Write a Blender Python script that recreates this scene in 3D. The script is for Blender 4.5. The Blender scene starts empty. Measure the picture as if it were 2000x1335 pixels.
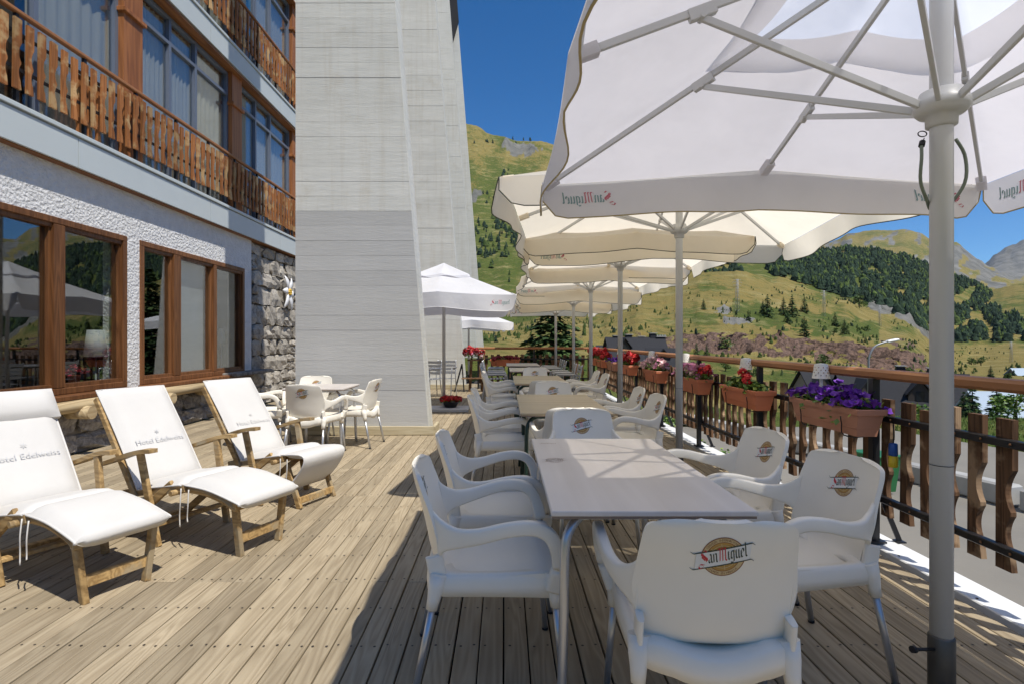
import bpy, bmesh, math, random
from mathutils import Vector, Matrix, noise
from mathutils.bvhtree import BVHTree
R = random.Random(11)
sc = bpy.context.scene
COL = sc.collection
PI = math.pi

# ------------------------------------------------------------------ camera
EYE = 1.30
cam_d = bpy.data.cameras.new("camera")
cam_d.sensor_width = 36.0
cam_d.lens = 1050.0 / 2000.0 * 36.0
cam_d.shift_x = 0.0075
cam_d.shift_y = -0.00175
cam_d.clip_start = 0.05
cam_d.clip_end = 20000
cam = bpy.data.objects.new("camera", cam_d)
COL.objects.link(cam)
cam.location = (0, 0, EYE)
cam.rotation_euler = (math.radians(90), 0, 0)
sc.camera = cam

# ------------------------------------------------------------------ light
SUN = Vector((0.40, -0.40, 1.0)).normalized()      # towards the sun
world = bpy.data.worlds.new("World")
sc.world = world
world.use_nodes = True
wn = world.node_tree.nodes
wl = world.node_tree.links
wn.clear()
sky = wn.new('ShaderNodeTexSky')
sky.sky_type = 'NISHITA'
sky.sun_disc = False
sky.sun_elevation = math.asin(SUN.z)
sky.sun_rotation = math.atan2(SUN.x, SUN.y)
sky.altitude = 2500
sky.air_density = 1.0
sky.dust_density = 0.0
sky.ozone_density = 5.0
bg = wn.new('ShaderNodeBackground')
bg.inputs['Strength'].default_value = 0.095
wo = wn.new('ShaderNodeOutputWorld')
hs = wn.new('ShaderNodeHueSaturation')
hs.inputs['Saturation'].default_value = 1.30
wl.new(sky.outputs[0], hs.inputs['Color'])
wl.new(hs.outputs[0], bg.inputs[0])
wl.new(bg.outputs[0], wo.inputs[0])
sun_d = bpy.data.lights.new("sun", 'SUN')
sun_d.energy = 3.6
sun_d.angle = math.radians(0.53)
sun_d.color = (1.0, 0.945, 0.85)
sun = bpy.data.objects.new("sun", sun_d)
COL.objects.link(sun)
sun.rotation_euler = SUN.to_track_quat('Z', 'Y').to_euler()
sun.location = (20, -20, 60)
sc.view_settings.view_transform = 'Standard'
sc.view_settings.look = 'None'
sc.view_settings.exposure = 0.58
sc.view_settings.gamma = 1.0
sc.view_settings.use_curve_mapping = False
sc.cycles.max_bounces = 10
sc.cycles.diffuse_bounces = 4
sc.cycles.glossy_bounces = 4
sc.cycles.transparent_max_bounces = 12
sc.cycles.use_denoising = True

# ------------------------------------------------------------------ node helpers
class NT:
    def __init__(s, m):
        s.t = m.node_tree
    def n(s, typ, ins=None, **kw):
        nd = s.t.nodes.new('ShaderNode' + typ)
        for k, v in kw.items():
            setattr(nd, k, v)
        if ins:
            for k, v in ins.items():
                s.set(nd, k, v)
        return nd
    def set(s, nd, k, v):
        i = nd.inputs[k]
        if isinstance(v, bpy.types.NodeSocket):
            s.t.links.new(v, i)
        elif isinstance(v, bpy.types.Node):
            s.t.links.new(v.outputs[0], i)
        else:
            i.default_value = v
    def math(s, op, a, b=0.0, clamp=False):
        nd = s.n('Math', {0: a, 1: b}, operation=op)
        nd.use_clamp = clamp
        return nd.outputs[0]
    def ramp(s, fac, stops):
        nd = s.n('ValToRGB', {0: fac})
        els = nd.color_ramp.elements
        while len(els) < len(stops):
            els.new(0.5)
        for e, (p, c) in zip(els, stops):
            e.position = p
            e.color = c if len(c) == 4 else (c[0], c[1], c[2], 1)
        return nd.outputs[0]
    def mix(s, fac, a, b, blend='MIX'):
        nd = s.n('Mix', data_type='RGBA', blend_type=blend)
        s.set(nd, 0, fac)
        s.set(nd, 6, c4(a) if isinstance(a, tuple) else a)
        s.set(nd, 7, c4(b) if isinstance(b, tuple) else b)
        return nd.outputs[2]
    def noise(s, vec, scale, detail=4, rough=0.55, dist=0.0):
        return s.n('TexNoise', {'Vector': vec, 'Scale': scale, 'Detail': detail, 'Roughness': rough, 'Distortion': dist}).outputs[0]
    def mapping(s, vec, scale=(1, 1, 1), loc=(0, 0, 0)):
        return s.n('Mapping', {0: vec, 'Scale': scale, 'Location': loc}).outputs[0]

def c4(c):
    return (c[0], c[1], c[2], 1.0)

MATS = {}
def newmat(name):
    m = bpy.data.materials.new(name)
    m.use_nodes = True
    b = m.node_tree.nodes.get('Principled BSDF')
    MATS[name] = m
    return m, NT(m), b

def coords(T, rand=True):
    tc = T.n('TexCoord').outputs['Object']
    if not rand:
        return tc
    oi = T.n('ObjectInfo').outputs['Random']
    k = T.math('MULTIPLY', oi, 91.0)
    cv = T.n('CombineXYZ', {0: k, 1: k, 2: k})
    return T.n('VectorMath', {0: tc, 1: cv}, operation='ADD').outputs[0]

def plain(name, col, rough=0.5, metal=0.0, var=0.08, nscale=6.0, bump=0.0, bscale=40.0, spec=0.5, rand=0.0, rvar=0.0):
    m, T, b = newmat(name)
    v = coords(T)
    n = T.noise(v, nscale, 5)
    k = T.math('MULTIPLY_ADD', n, 2 * var)
    T.set(k.node, 2, 1 - var)
    if rand:
        oi = T.n('ObjectInfo').outputs['Random']
        r = T.math('MULTIPLY_ADD', oi, 2 * rand)
        T.set(r.node, 2, 1 - rand)
        k = T.math('MULTIPLY', k, r)
    colr = T.n('VectorMath', {0: col, 3: k}, operation='SCALE').outputs[0]
    T.set(b, 'Base Color', colr)
    b.inputs['Roughness'].default_value = rough
    if rvar:
        rr = T.math('MULTIPLY_ADD', T.noise(v, nscale * 2, 4), rvar)
        T.set(rr.node, 2, rough - rvar / 2)
        T.set(b, 'Roughness', rr)
    b.inputs['Metallic'].default_value = metal
    b.inputs['Specular IOR Level'].default_value = spec
    if bump:
        bn = T.n('Bump', {'Height': T.noise(v, bscale, 4), 'Strength': bump, 'Distance': 0.01})
        T.set(b, 'Normal', bn)
    return m

def wood(name, light, dark, axis=1, scale=1.0, rough=0.65, rings=9.0, rand=0.22, bump=0.25, patch=None, spec=0.4):
    m, T, b = newmat(name)
    v = coords(T)
    s = [15.0 * scale] * 3
    s[axis] = 0.9 * scale
    vm = T.mapping(v, tuple(s))
    low = T.noise(vm, 0.55, 2, 0.4, 0.4)
    ring = T.math('PINGPONG', T.math('MULTIPLY', low, rings), 0.5)
    ring = T.math('MULTIPLY', ring, 2.0)
    s2 = [70.0 * scale] * 3
    s2[axis] = 2.2 * scale
    fine = T.noise(T.mapping(v, tuple(s2)), 1.0, 5, 0.6)
    f = T.math('ADD', T.math('MULTIPLY', ring, 0.5), T.math('MULTIPLY', fine, 0.62), True)
    col = T.ramp(f, [(0.18, dark), (0.80, light)])
    if patch:
        pm = T.noise(v, 3.2 * scale, 4, 0.6)
        col = T.mix(T.ramp(pm, [(0.52, (0, 0, 0)), (0.62, (1, 1, 1))]), col, patch)
    oi = T.n('ObjectInfo').outputs['Random']
    r = T.math('MULTIPLY_ADD', oi, 2 * rand)
    T.set(r.node, 2, 1 - rand)
    big = T.noise(v, 1.3 * scale, 3)
    r = T.math('MULTIPLY', r, T.math('ADD', T.math('MULTIPLY', big, 0.5), 0.75))
    T.set(b, 'Base Color', T.n('VectorMath', {0: col, 3: r}, operation='SCALE').outputs[0])
    b.inputs['Roughness'].default_value = rough
    b.inputs['Specular IOR Level'].default_value = spec
    if bump:
        T.set(b, 'Normal', T.n('Bump', {'Height': f, 'Strength': bump, 'Distance': 0.004}))
    return m

# ------------------------------------------------------------------ mesh builder
def frame_from(d, up=(0, 0, 1)):
    d = Vector(d).normalized()
    u = Vector(up)
    if abs(d.dot(u)) > 0.98:
        u = Vector((1, 0, 0))
    a = d.cross(u).normalized()
    return a, a.cross(d).normalized(), d

class MB:
    def __init__(s):
        s.v = []; s.f = []; s.m = []; s.s = []
    def add(s, vs, fs, mi=0, smooth=False, M=None):
        o = len(s.v)
        if M is not None:
            vs = [M @ Vector(p) for p in vs]
        s.v.extend([tuple(p) for p in vs])
        for f in fs:
            s.f.append(tuple(i + o for i in f)); s.m.append(mi); s.s.append(smooth)
        return s
    def box(s, c, d, mi=0, M=None, ch=0.0, sx=0):
        x, y, z = d[0] / 2, d[1] / 2, d[2] / 2
        if ch:
            vs = []
            for sz, i in ((-1, ch), (-1, 0), (1, 0), (1, ch)):
                zz = sz * (z if i else z - ch)
                for a, b in ((-1, -1), (1, -1), (1, 1), (-1, 1)):
                    vs.append((c[0] + a * (x - i), c[1] + b * (y - i), c[2] + zz))
            fs = [(3, 2, 1, 0), (12, 13, 14, 15)]
            for k in range(3):
                for j in range(4):
                    a = k * 4 + j; b = k * 4 + (j + 1) % 4
                    fs.append((a, b, b + 4, a + 4))
        else:
            vs = [(c[0] + a * x, c[1] + b * y, c[2] + e * z) for e in (-1, 1) for a, b in ((-1, -1), (1, -1), (1, 1), (-1, 1))]
            fs = [(3, 2, 1, 0), (4, 5, 6, 7), (0, 1, 5, 4), (1, 2, 6, 5), (2, 3, 7, 6), (3, 0, 4, 7)]
        return s.add(vs, fs, mi, False, M)
    def bar(s, p, q, w, h, mi=0, up=(0, 0, 1), ch=0.0):
        """rectangular bar from p to q, w wide (sideways) and h high"""
        p = Vector(p); q = Vector(q)
        a, u, d = frame_from(q - p, up)
        M = Matrix((a, d, u)).transposed().to_4x4()
        M.translation = (p + q) / 2
        return s.box((0, 0, 0), (w, (q - p).length, h), mi, M, ch)
    def tube(s, path, r, n=8, mi=0, cap=True, smooth=True, flat=None, side=None, sq=1.0):
        """swept tube; r number or list; flat=(kw,kh) scales section axes; side = fixed sideways axis"""
        P = [Vector(p) for p in path]
        rs = r if isinstance(r, (list, tuple)) else [r] * len(P)
        vs = []; fs = []
        prev = None
        for i, p in enumerate(P):
            t = (P[min(i + 1, len(P) - 1)] - P[max(i - 1, 0)])
            if t.length < 1e-9:
                t = Vector((0, 0, 1))
            t.normalize()
            if side is not None:
                a = Vector(side); a = (a - t * a.dot(t)).normalized()
            elif prev is None:
                a = frame_from(t)[0]
            else:
                a = (prev - t * prev.dot(t)).normalized()
            prev = a
            b = t.cross(a)
            kw, kh = flat if flat else (1, 1)
            for k in range(n):
                th = 2 * PI * k / n
                cx_, sy_ = math.cos(th), math.sin(th)
                if sq != 1.0:
                    cx_ = math.copysign(abs(cx_) ** sq, cx_); sy_ = math.copysign(abs(sy_) ** sq, sy_)
                vs.append(p + a * (cx_ * rs[i] * kw) + b * (sy_ * rs[i] * kh))
        for i in range(len(P) - 1):
            for k in range(n):
                fs.append((i * n + k, i * n + (k + 1) % n, (i + 1) * n + (k + 1) % n, (i + 1) * n + k))
        s.add(vs, fs, mi, smooth)
        if cap:
            o = len(s.v) - len(vs)
            s.f.append(tuple(o + k for k in reversed(range(n)))); s.m.append(mi); s.s.append(False)
            e = o + (len(P) - 1) * n
            s.f.append(tuple(e + k for k in range(n))); s.m.append(mi); s.s.append(False)
        return s
    def lathe(s, prof, c=(0, 0, 0), n=16, mi=0, smooth=True, M=None):
        vs = []; fs = []
        for r, z in prof:
            for k in range(n):
                th = 2 * PI * k / n
                vs.append((c[0] + r * math.cos(th), c[1] + r * math.sin(th), c[2] + z))
        for i in range(len(prof) - 1):
            for k in range(n):
                fs.append((i * n + k, i * n + (k + 1) % n, (i + 1) * n + (k + 1) % n, (i + 1) * n + k))
        fs.append(tuple(reversed(range(n))))
        fs.append(tuple((len(prof) - 1) * n + k for k in range(n)))
        return s.add(vs, fs, mi, smooth, M)
    def prism(s, pts, d, mi=0, M=None):
        """outline pts (x,z) extruded along y by d, centred"""
        n = len(pts)
        vs = [(x, -d / 2, z) for x, z in pts] + [(x, d / 2, z) for x, z in pts]
        fs = [tuple(range(n)), tuple(reversed(range(n, 2 * n)))]
        for i in range(n):
            j = (i + 1) % n
            fs.append((i, i + n, j + n, j))
        return s.add(vs, fs, mi, False, M)
    def grid(s, rows, mi=0, smooth=True, close=False):
        nr = len(rows); nc = len(rows[0])
        vs = [p for r in rows for p in r]
        fs = []
        for i in range(nr - 1):
            for j in range(nc - (0 if close else 1)):
                j2 = (j + 1) % nc
                fs.append((i * nc + j, i * nc + j2, (i + 1) * nc + j2, (i + 1) * nc + j))
        return s.add(vs, fs, mi, smooth)
    def mesh(s, name, mats):
        me = bpy.data.meshes.new(name)
        me.from_pydata(s.v, [], s.f)
        for m in (mats if isinstance(mats, (list, tuple)) else [mats] if mats else []):
            me.materials.append(m)
        me.polygons.foreach_set('material_index', s.m)
        me.polygons.foreach_set('use_smooth', s.s)
        me.update()
        return me
    def build(s, name, mats, parent=None, loc=None, fix=True):
        me = s.mesh(name, mats)
        if fix and len(me.polygons) < 60000:
            bm = bmesh.new(); bm.from_mesh(me)
            bmesh.ops.recalc_face_normals(bm, faces=bm.faces)
            bm.to_mesh(me); bm.free()
        return link(name, me, parent, loc)

def link(name, me, parent=None, loc=None, rot=None):
    o = bpy.data.objects.new(name, me)
    COL.objects.link(o)
    if parent is not None:
        o.parent = parent
    if loc is not None:
        o.location = loc
    if rot is not None:
        o.rotation_euler = rot
    return o

def tag(o, label, cat, group=None, kind=None):
    if label: o['label'] = label
    if cat: o['category'] = cat
    if group: o['group'] = group
    if kind: o['kind'] = kind
    return o

def thing(name, label, cat, loc=(0, 0, 0), rz=0.0, group=None):
    o = bpy.data.objects.new(name, None)
    COL.objects.link(o)
    o.empty_display_size = 0.2
    o.location = loc
    o.rotation_euler = (0, 0, rz)
    return tag(o, label, cat, group)

def kids(o):
    return [c for c in COL.objects if c.parent == o]

def dup(root, loc, rz, label):
    c = root.copy(); COL.objects.link(c)
    c.location = loc; c.rotation_euler = (0, 0, rz); c['label'] = label
    for ch in list(root.children):
        d = ch.copy(); COL.objects.link(d); d.parent = c
        for g in list(ch.children):
            e = g.copy(); COL.objects.link(e); e.parent = d
    return c

def spline(pts, n):
    """Catmull-Rom through pts (tuples), n samples"""
    P = [Vector(p) if False else list(p) for p in pts]
    m = len(P)
    out = []
    for i in range(n):
        t = i / (n - 1) * (m - 1)
        k = min(int(t), m - 2); u = t - k
        p0 = P[max(k - 1, 0)]; p1 = P[k]; p2 = P[k + 1]; p3 = P[min(k + 2, m - 1)]
        out.append(tuple(0.5 * (2 * b + (c - a) * u + (2 * a - 5 * b + 4 * c - d) * u * u + (3 * b - a - 3 * c + d) * u ** 3)
                         for a, b, c, d in zip(p0, p1, p2, p3)))
    return out

def ss(a, b, x):
    t = max(0.0, min(1.0, (x - a) / (b - a)))
    return t * t * (3 - 2 * t)

def text2d(body, size):
    cu = bpy.data.curves.new('print_text', 'FONT')
    cu.body = body; cu.size = size; cu.resolution_u = 2
    o = bpy.data.objects.new('print_text', cu)
    COL.objects.link(o)
    bpy.context.view_layer.update()
    dg = bpy.context.evaluated_depsgraph_get()
    me = o.evaluated_get(dg).to_mesh()
    vs = [(v.co.x, v.co.y) for v in me.vertices]
    fs = [tuple(p.vertices) for p in me.polygons]
    o.evaluated_get(dg).to_mesh_clear()
    bpy.data.objects.remove(o); bpy.data.curves.remove(cu)
    return vs, fs

# ------------------------------------------------------------------ materials
M_deck = wood('deck_wood', (0.365, 0.302, 0.208), (0.25, 0.198, 0.13), 1, 1.25, 0.65, 11, 0.21, 0.3, spec=0.25)
M_kick = wood('skirting_wood', (0.50, 0.44, 0.30), (0.33, 0.27, 0.17), 0, 1.0, 0.7, 6, 0.1)
M_screw = plain('screw_metal', (0.035, 0.028, 0.022), 0.6)
M_gapshade = plain('under_deck_shade', (0.02, 0.017, 0.014), 0.9)
M_white_edge = plain('white_edge_paint', (0.70, 0.71, 0.71), 0.5, var=0.12)
M_balwood = wood('varnished_balcony_wood', (0.37, 0.150, 0.052), (0.155, 0.058, 0.019), 2, 1.2, 0.6, 7, 0.28, 0.3, patch=(0.45, 0.29, 0.14), spec=0.2)
M_rail = wood('handrail_wood', (0.36, 0.165, 0.072), (0.27, 0.115, 0.046), 1, 0.8, 0.5, 4, 0.05, 0.05, spec=0.25)
M_postwood = wood('timber_post_wood', (0.36, 0.14, 0.045), (0.20, 0.07, 0.022), 2, 0.8, 0.5, 7, 0.1, 0.15)
M_soffit = wood('soffit_wood', (0.34, 0.15, 0.055), (0.18, 0.07, 0.025), 1, 0.6, 0.55, 6, 0.1, 0.15)
M_winwood = wood('window_frame_wood', (0.20, 0.085, 0.032), (0.095, 0.038, 0.014), 2, 1.0, 0.45, 7, 0.22, 0.15, spec=0.3)
M_picket = wood('weathered_picket_wood', (0.165, 0.090, 0.048), (0.055, 0.030, 0.017), 2, 1.3, 0.75, 8, 0.25, 0.5, patch=(0.34, 0.23, 0.14), spec=0.2)
M_teak = wood('weathered_teak', (0.45, 0.30, 0.13), (0.20, 0.12, 0.045), 0, 1.5, 0.6, 6, 0.12, 0.25, patch=(0.33, 0.26, 0.16))
M_log = wood('log_wood', (0.52, 0.41, 0.24), (0.30, 0.21, 0.11), 1, 0.8, 0.75, 6, 0.1, 0.4)
M_slab = plain('fascia_paint', (0.51, 0.56, 0.575), 0.4, var=0.05, nscale=2)
M_alu = plain('brushed_aluminium', (0.52, 0.53, 0.55), 0.34, 0.75, var=0.08)
M_umbalu = plain('grey_painted_aluminium', (0.55, 0.555, 0.555), 0.42, 0.1, var=0.05)
M_black = plain('black_metal', (0.018, 0.018, 0.021), 0.42, 0.3, var=0.2)
M_greenmetal = plain('green_metal', (0.02, 0.045, 0.035), 0.4, 0.2)
M_winalu = plain('blue_grey_aluminium', (0.16, 0.19, 0.25), 0.4, 0.3)
M_plastic = plain('white_plastic', (0.81, 0.77, 0.68), 0.36, var=0.06, nscale=5, bump=0.03, bscale=220, rvar=0.15)
M_cushion = plain('white_canvas_cushion', (0.60, 0.585, 0.56), 0.85, var=0.07, nscale=4, bump=0.35, bscale=9, spec=0.15)
M_grayprint = plain('faded_grey_print', (0.53, 0.53, 0.53), 0.8, var=0.2, nscale=60)
M_plate = plain('pale_concrete_base', (0.55, 0.55, 0.55), 0.7)
M_terra = plain('terracotta_plastic', (0.62, 0.19, 0.085), 0.5, var=0.12, nscale=5, rand=0.08)
M_terra2 = plain('pale_terracotta_plastic', (0.50, 0.23, 0.145), 0.55, var=0.15, nscale=4)
M_soil = plain('soil', (0.05, 0.035, 0.025), 0.95, bump=0.5, bscale=60)
M_leaf = plain('leaf_green', (0.085, 0.17, 0.03), 0.5, var=0.4, nscale=9)
M_leaf2 = plain('leaf_yellow_green', (0.22, 0.30, 0.045), 0.5, var=0.35, nscale=9)
M_purple = plain('purple_petals', (0.13, 0.022, 0.36), 0.6, var=0.3, nscale=12, rand=0.3)
M_red = plain('red_petals', (0.46, 0.012, 0.015), 0.55, var=0.25, nscale=12, rand=0.2)
M_dkred = plain('dark_red_petals', (0.22, 0.015, 0.03), 0.6, var=0.3, nscale=12, rand=0.2)
M_pink = plain('pink_petals', (0.62, 0.25, 0.42), 0.6, var=0.25, nscale=20, rand=0.25)
M_palepink = plain('pale_pink_petals', (0.70, 0.46, 0.50), 0.6, var=0.25, nscale=20, rand=0.25)
M_whitelamp = plain('white_lamp_plastic', (0.80, 0.80, 0.78), 0.4)
M_yellow = plain('yellow_centre', (0.65, 0.42, 0.05), 0.6)
M_whitepaint = plain('white_paint', (0.78, 0.78, 0.79), 0.5, var=0.06)
M_goldpipe = plain('gold_piping', (0.40, 0.32, 0.16), 0.7)
M_darkpipe = plain('dark_piping', (0.05, 0.05, 0.03), 0.7)
M_tabpink = wood('pale_laminate', (0.66, 0.605, 0.56), (0.59, 0.535, 0.49), 1, 0.6, 0.3, 4, 0.02, 0.02, spec=0.5)
M_tabbeige = wood('beige_laminate', (0.50, 0.40, 0.26), (0.40, 0.31, 0.19), 0, 0.6, 0.33, 4, 0.03, 0.02, spec=0.5)
M_tabedge = plain('table_edge_brown', (0.22, 0.16, 0.12), 0.5)
M_slate = plain('dark_slate_roof', (0.030, 0.031, 0.036), 0.8, var=0.25, nscale=3, bump=0.3, bscale=5, spec=0.2)
M_slate2 = plain('blue_metal_roof', (0.36, 0.44, 0.52), 0.5, var=0.08, nscale=1)
M_housewall = plain('house_wall', (0.30, 0.27, 0.23), 0.8, var=0.2, nscale=1)
M_housewood = plain('dark_gable_wood', (0.045, 0.035, 0.03), 0.7, var=0.2)
M_winpane = plain('dark_window', (0.02, 0.025, 0.03), 0.1)
M_asphalt = plain('asphalt', (0.20, 0.187, 0.162), 0.9, var=0.3, nscale=0.9, bump=0.2, bscale=60)
M_kerb = plain('kerb_concrete', (0.36, 0.36, 0.35), 0.8, var=0.2, rand=0.15)
M_bin = plain('green_bin_plastic', (0.02, 0.14, 0.045), 0.4)
M_bark = plain('bark', (0.10, 0.07, 0.045), 0.9, var=0.3, bump=0.5, bscale=20)
M_conifer = plain('conifer_needles', (0.030, 0.062, 0.022), 0.7, var=0.45, nscale=1.2, rand=0.2, spec=0.2)
M_conifer_tip = plain('conifer_tips', (0.075, 0.125, 0.035), 0.7, var=0.4, nscale=1.2, rand=0.2, spec=0.2)
M_far_conifer = plain('far_conifer_needles', (0.026, 0.046, 0.026), 0.8, var=0.7, nscale=0.06, rand=0.1, spec=0.1)
M_far_bush = plain('far_bush_leaves', (0.072, 0.105, 0.028), 0.8, var=0.5, nscale=0.08, rand=0.2, spec=0.1)
M_pylon = plain('galvanised_steel', (0.30, 0.31, 0.33), 0.5, 0.4)
M_curtain = plain('pale_curtain', (0.50, 0.485, 0.43), 0.9, var=0.1, nscale=3)
M_bluecurtain = plain('blue_curtain', (0.12, 0.30, 0.42), 0.8, var=0.1, nscale=3)
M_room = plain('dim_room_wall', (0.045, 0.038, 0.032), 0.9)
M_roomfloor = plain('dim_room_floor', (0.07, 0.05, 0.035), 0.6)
M_blue = plain('blue_plastic', (0.02, 0.09, 0.36), 0.4)
M_yel = plain('yellow_plastic', (0.65, 0.48, 0.02), 0.4)
M_bluebg = plain('logo_gold', (0.40, 0.225, 0.05), 0.5, var=0.25, nscale=30)
M_lgold = plain('logo_pale_gold', (0.55, 0.42, 0.22), 0.5)
M_lbrown = plain('logo_brown', (0.22, 0.085, 0.03), 0.5)
M_lwhite = plain('logo_white', (0.70, 0.71, 0.70), 0.45)
M_lgreen = plain('logo_dark_green', (0.012, 0.035, 0.028), 0.5)
M_lred = plain('logo_red', (0.50, 0.02, 0.035), 0.5)
M_fred = plain('faded_red_print', (0.52, 0.15, 0.19), 0.8)
M_fteal = plain('faded_teal_print', (0.19, 0.31, 0.31), 0.8)
M_ffaint = plain('faint_brown_print', (0.45, 0.34, 0.27), 0.8)
LOGO = [M_bluebg, M_lgold, M_lbrown, M_lwhite, M_lgreen, M_lred]

def fabric(name, dif, trn, f, mesh=0.0):
    m, T, b = newmat(name)
    v = coords(T, False)
    n = T.noise(v, 2.5, 4)
    k = T.math('ADD', T.math('MULTIPLY', n, 0.16), 0.92)
    d = T.n('BsdfDiffuse', {0: T.n('VectorMath', {0: dif, 3: k}, operation='SCALE').outputs[0]})
    t = T.n('BsdfTranslucent', {0: T.n('VectorMath', {0: trn, 3: k}, operation='SCALE').outputs[0]})
    mx = T.n('MixShader', {0: f, 1: d, 2: t})
    bp = T.n('Bump', {'Height': T.noise(v, 3.0, 3), 'Strength': 0.25, 'Distance': 0.05})
    T.set(d, 'Normal', bp); T.set(t, 'Normal', bp)
    out = [x for x in m.node_tree.nodes if x.type == 'OUTPUT_MATERIAL'][0]
    m.node_tree.nodes.remove(b)
    if mesh:      # added transparency: lets direct sun through the cap onto the table
        mx = T.n('MixShader', {0: mesh, 1: mx, 2: T.n('BsdfTransparent')})
    T.set(out, 0, mx)
    return m
M_canvas = fabric('white_canopy_canvas', (0.80, 0.795, 0.80), (0.82, 0.79, 0.82), 0.52)
M_vent = fabric('sun_leak_vent_canvas', (0.80, 0.80, 0.80), (0.95, 0.94, 0.95), 0.8, 0.30)
M_cream = fabric('cream_canopy_canvas', (0.86, 0.83, 0.77), (0.96, 0.88, 0.73), 0.62)
M_bright = fabric('bright_white_canopy_canvas', (0.82, 0.82, 0.84), (0.72, 0.72, 0.80), 0.35)

def glassmat(name, tint, boost, base):
    m, T, b = newmat(name)
    bf = T.n('NewGeometry').outputs['Backfacing']     # both faces of the thin pane reflect alike
    fr = T.n('Fresnel', {'IOR': T.math('SUBTRACT', 1.5, T.math('MULTIPLY', bf, 1.5 - 1 / 1.5))}).outputs[0]
    f = T.math('ADD', T.math('MULTIPLY', fr, boost), base, True)
    g = T.n('BsdfGlossy', {'Color': (0.95, 0.97, 1.0, 1), 'Roughness': 0.0})
    v = coords(T, False)
    T.set(g, 'Normal', T.n('Bump', {'Height': T.noise(v, 0.8, 2), 'Strength': 0.06, 'Distance': 0.02}))
    t = T.n('BsdfTransparent', {'Color': c4(tint)})
    mx = T.n('MixShader', {0: f, 1: t, 2: g})
    out = [x for x in m.node_tree.nodes if x.type == 'OUTPUT_MATERIAL'][0]
    m.node_tree.nodes.remove(b)
    T.set(out, 0, mx)
    return m
M_glass = glassmat('window_glass', (0.90, 0.93, 0.92), 1.3, 0.07)
M_glassup = glassmat('balcony_glass', (0.88, 0.90, 0.90), 1.3, 0.03)

# stucco: coarse trowelled render
m, T, b = newmat('white_stucco'); M_stucco = m
v = coords(T, False)
n1 = T.noise(v, 34, 4, 0.6); n2 = T.noise(v, 9, 3)
vo = T.n('TexVoronoi', {'Vector': v, 'Scale': 30.0}, feature='SMOOTH_F1').outputs[0]
h = T.math('ADD', n1, T.math('MULTIPLY', vo, 0.7))
T.set(b, 'Base Color', T.ramp(n2, [(0.3, (0.66, 0.66, 0.66)), (0.7, (0.76, 0.76, 0.76))]))
b.inputs['Roughness'].default_value = 0.9
T.set(b, 'Normal', T.n('Bump', {'Height': h, 'Strength': 1.0, 'Distance': 0.022}))

def concrete(name, c1, c2, stain):
    m, T, b = newmat(name)
    v = coords(T, False)
    st = T.noise(T.mapping(v, (1.2, 1.2, 16)), 1.6, 6, 0.65)
    bl = T.noise(v, 1.4, 5, 0.6)
    fine = T.noise(T.mapping(v, (6, 6, 90)), 1.5, 4)
    f = T.math('ADD', T.math('MULTIPLY', st, 0.6), T.math('MULTIPLY', bl, 0.4))
    col = T.ramp(f, [(0.32, c2), (0.62, c1)])
    rain = T.ramp(T.noise(T.mapping(v, (7, 7, .35)), 1.0, 6, 0.7), [(0.50, (0, 0, 0)), (0.75, (.55, .55, .55))])
    col = T.mix(rain, col, stain)
    col = T.mix(T.math('MULTIPLY', T.ramp(T.noise(v, 2.6, 6, 0.7), [(0.56, (0, 0, 0)), (0.74, (1, 1, 1))]), 0.5), col, stain)
    oi = T.n('ObjectInfo').outputs['Random']
    r = T.math('ADD', T.math('MULTIPLY', oi, 0.10), 0.95)
    T.set(b, 'Base Color', T.n('VectorMath', {0: col, 3: r}, operation='SCALE').outputs[0])
    b.inputs['Roughness'].default_value = 0.85
    T.set(b, 'Normal', T.n('Bump', {'Height': T.math('ADD', st, fine), 'Strength': 0.35, 'Distance': 0.008}))
    return m
M_conc = concrete('board_marked_concrete', (0.62, 0.62, 0.585), (0.50, 0.505, 0.475), (0.45, 0.42, 0.35))
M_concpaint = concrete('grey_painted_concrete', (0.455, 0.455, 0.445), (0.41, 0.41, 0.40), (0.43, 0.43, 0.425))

def stone(name, c1, c2, c3):
    m, T, b = newmat(name)
    v = coords(T)
    a = T.noise(v, 5.5, 6, 0.65); d = T.noise(v, 22, 5, 0.7)
    f = T.math('ADD', T.math('MULTIPLY', a, 0.6), T.math('MULTIPLY', d, 0.4))
    col = T.ramp(f, [(0.36, c3), (0.48, c2), (0.64, c1)])
    oi = T.n('ObjectInfo').outputs['Random']
    r = T.math('ADD', T.math('MULTIPLY', oi, 0.5), 0.75)
    T.set(b, 'Base Color', T.n('VectorMath', {0: col, 3: r}, operation='SCALE').outputs[0])
    b.inputs['Roughness'].default_value = 0.9
    T.set(b, 'Normal', T.n('Bump', {'Height': f, 'Strength': 0.9, 'Distance': 0.03}))
    return m
M_stone = stone('rough_grey_stone', (0.50, 0.46, 0.39), (0.37, 0.34, 0.295), (0.20, 0.18, 0.16))
M_darkstone = stone('dark_base_stone', (0.34, 0.32, 0.29), (0.19, 0.175, 0.16), (0.09, 0.08, 0.07))
M_mortar = plain('mortar', (0.24, 0.22, 0.19), 0.95, var=0.2, bump=0.5, bscale=30)

# ================================================================== TERRAIN
def itp(pts, x):
    if x <= pts[0][0]: return pts[0][1]
    for (a, b), (c, d) in zip(pts, pts[1:]):
        if x <= c:
            return b + (d - b) * (x - a) / (c - a)
    return pts[-1][1]

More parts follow.
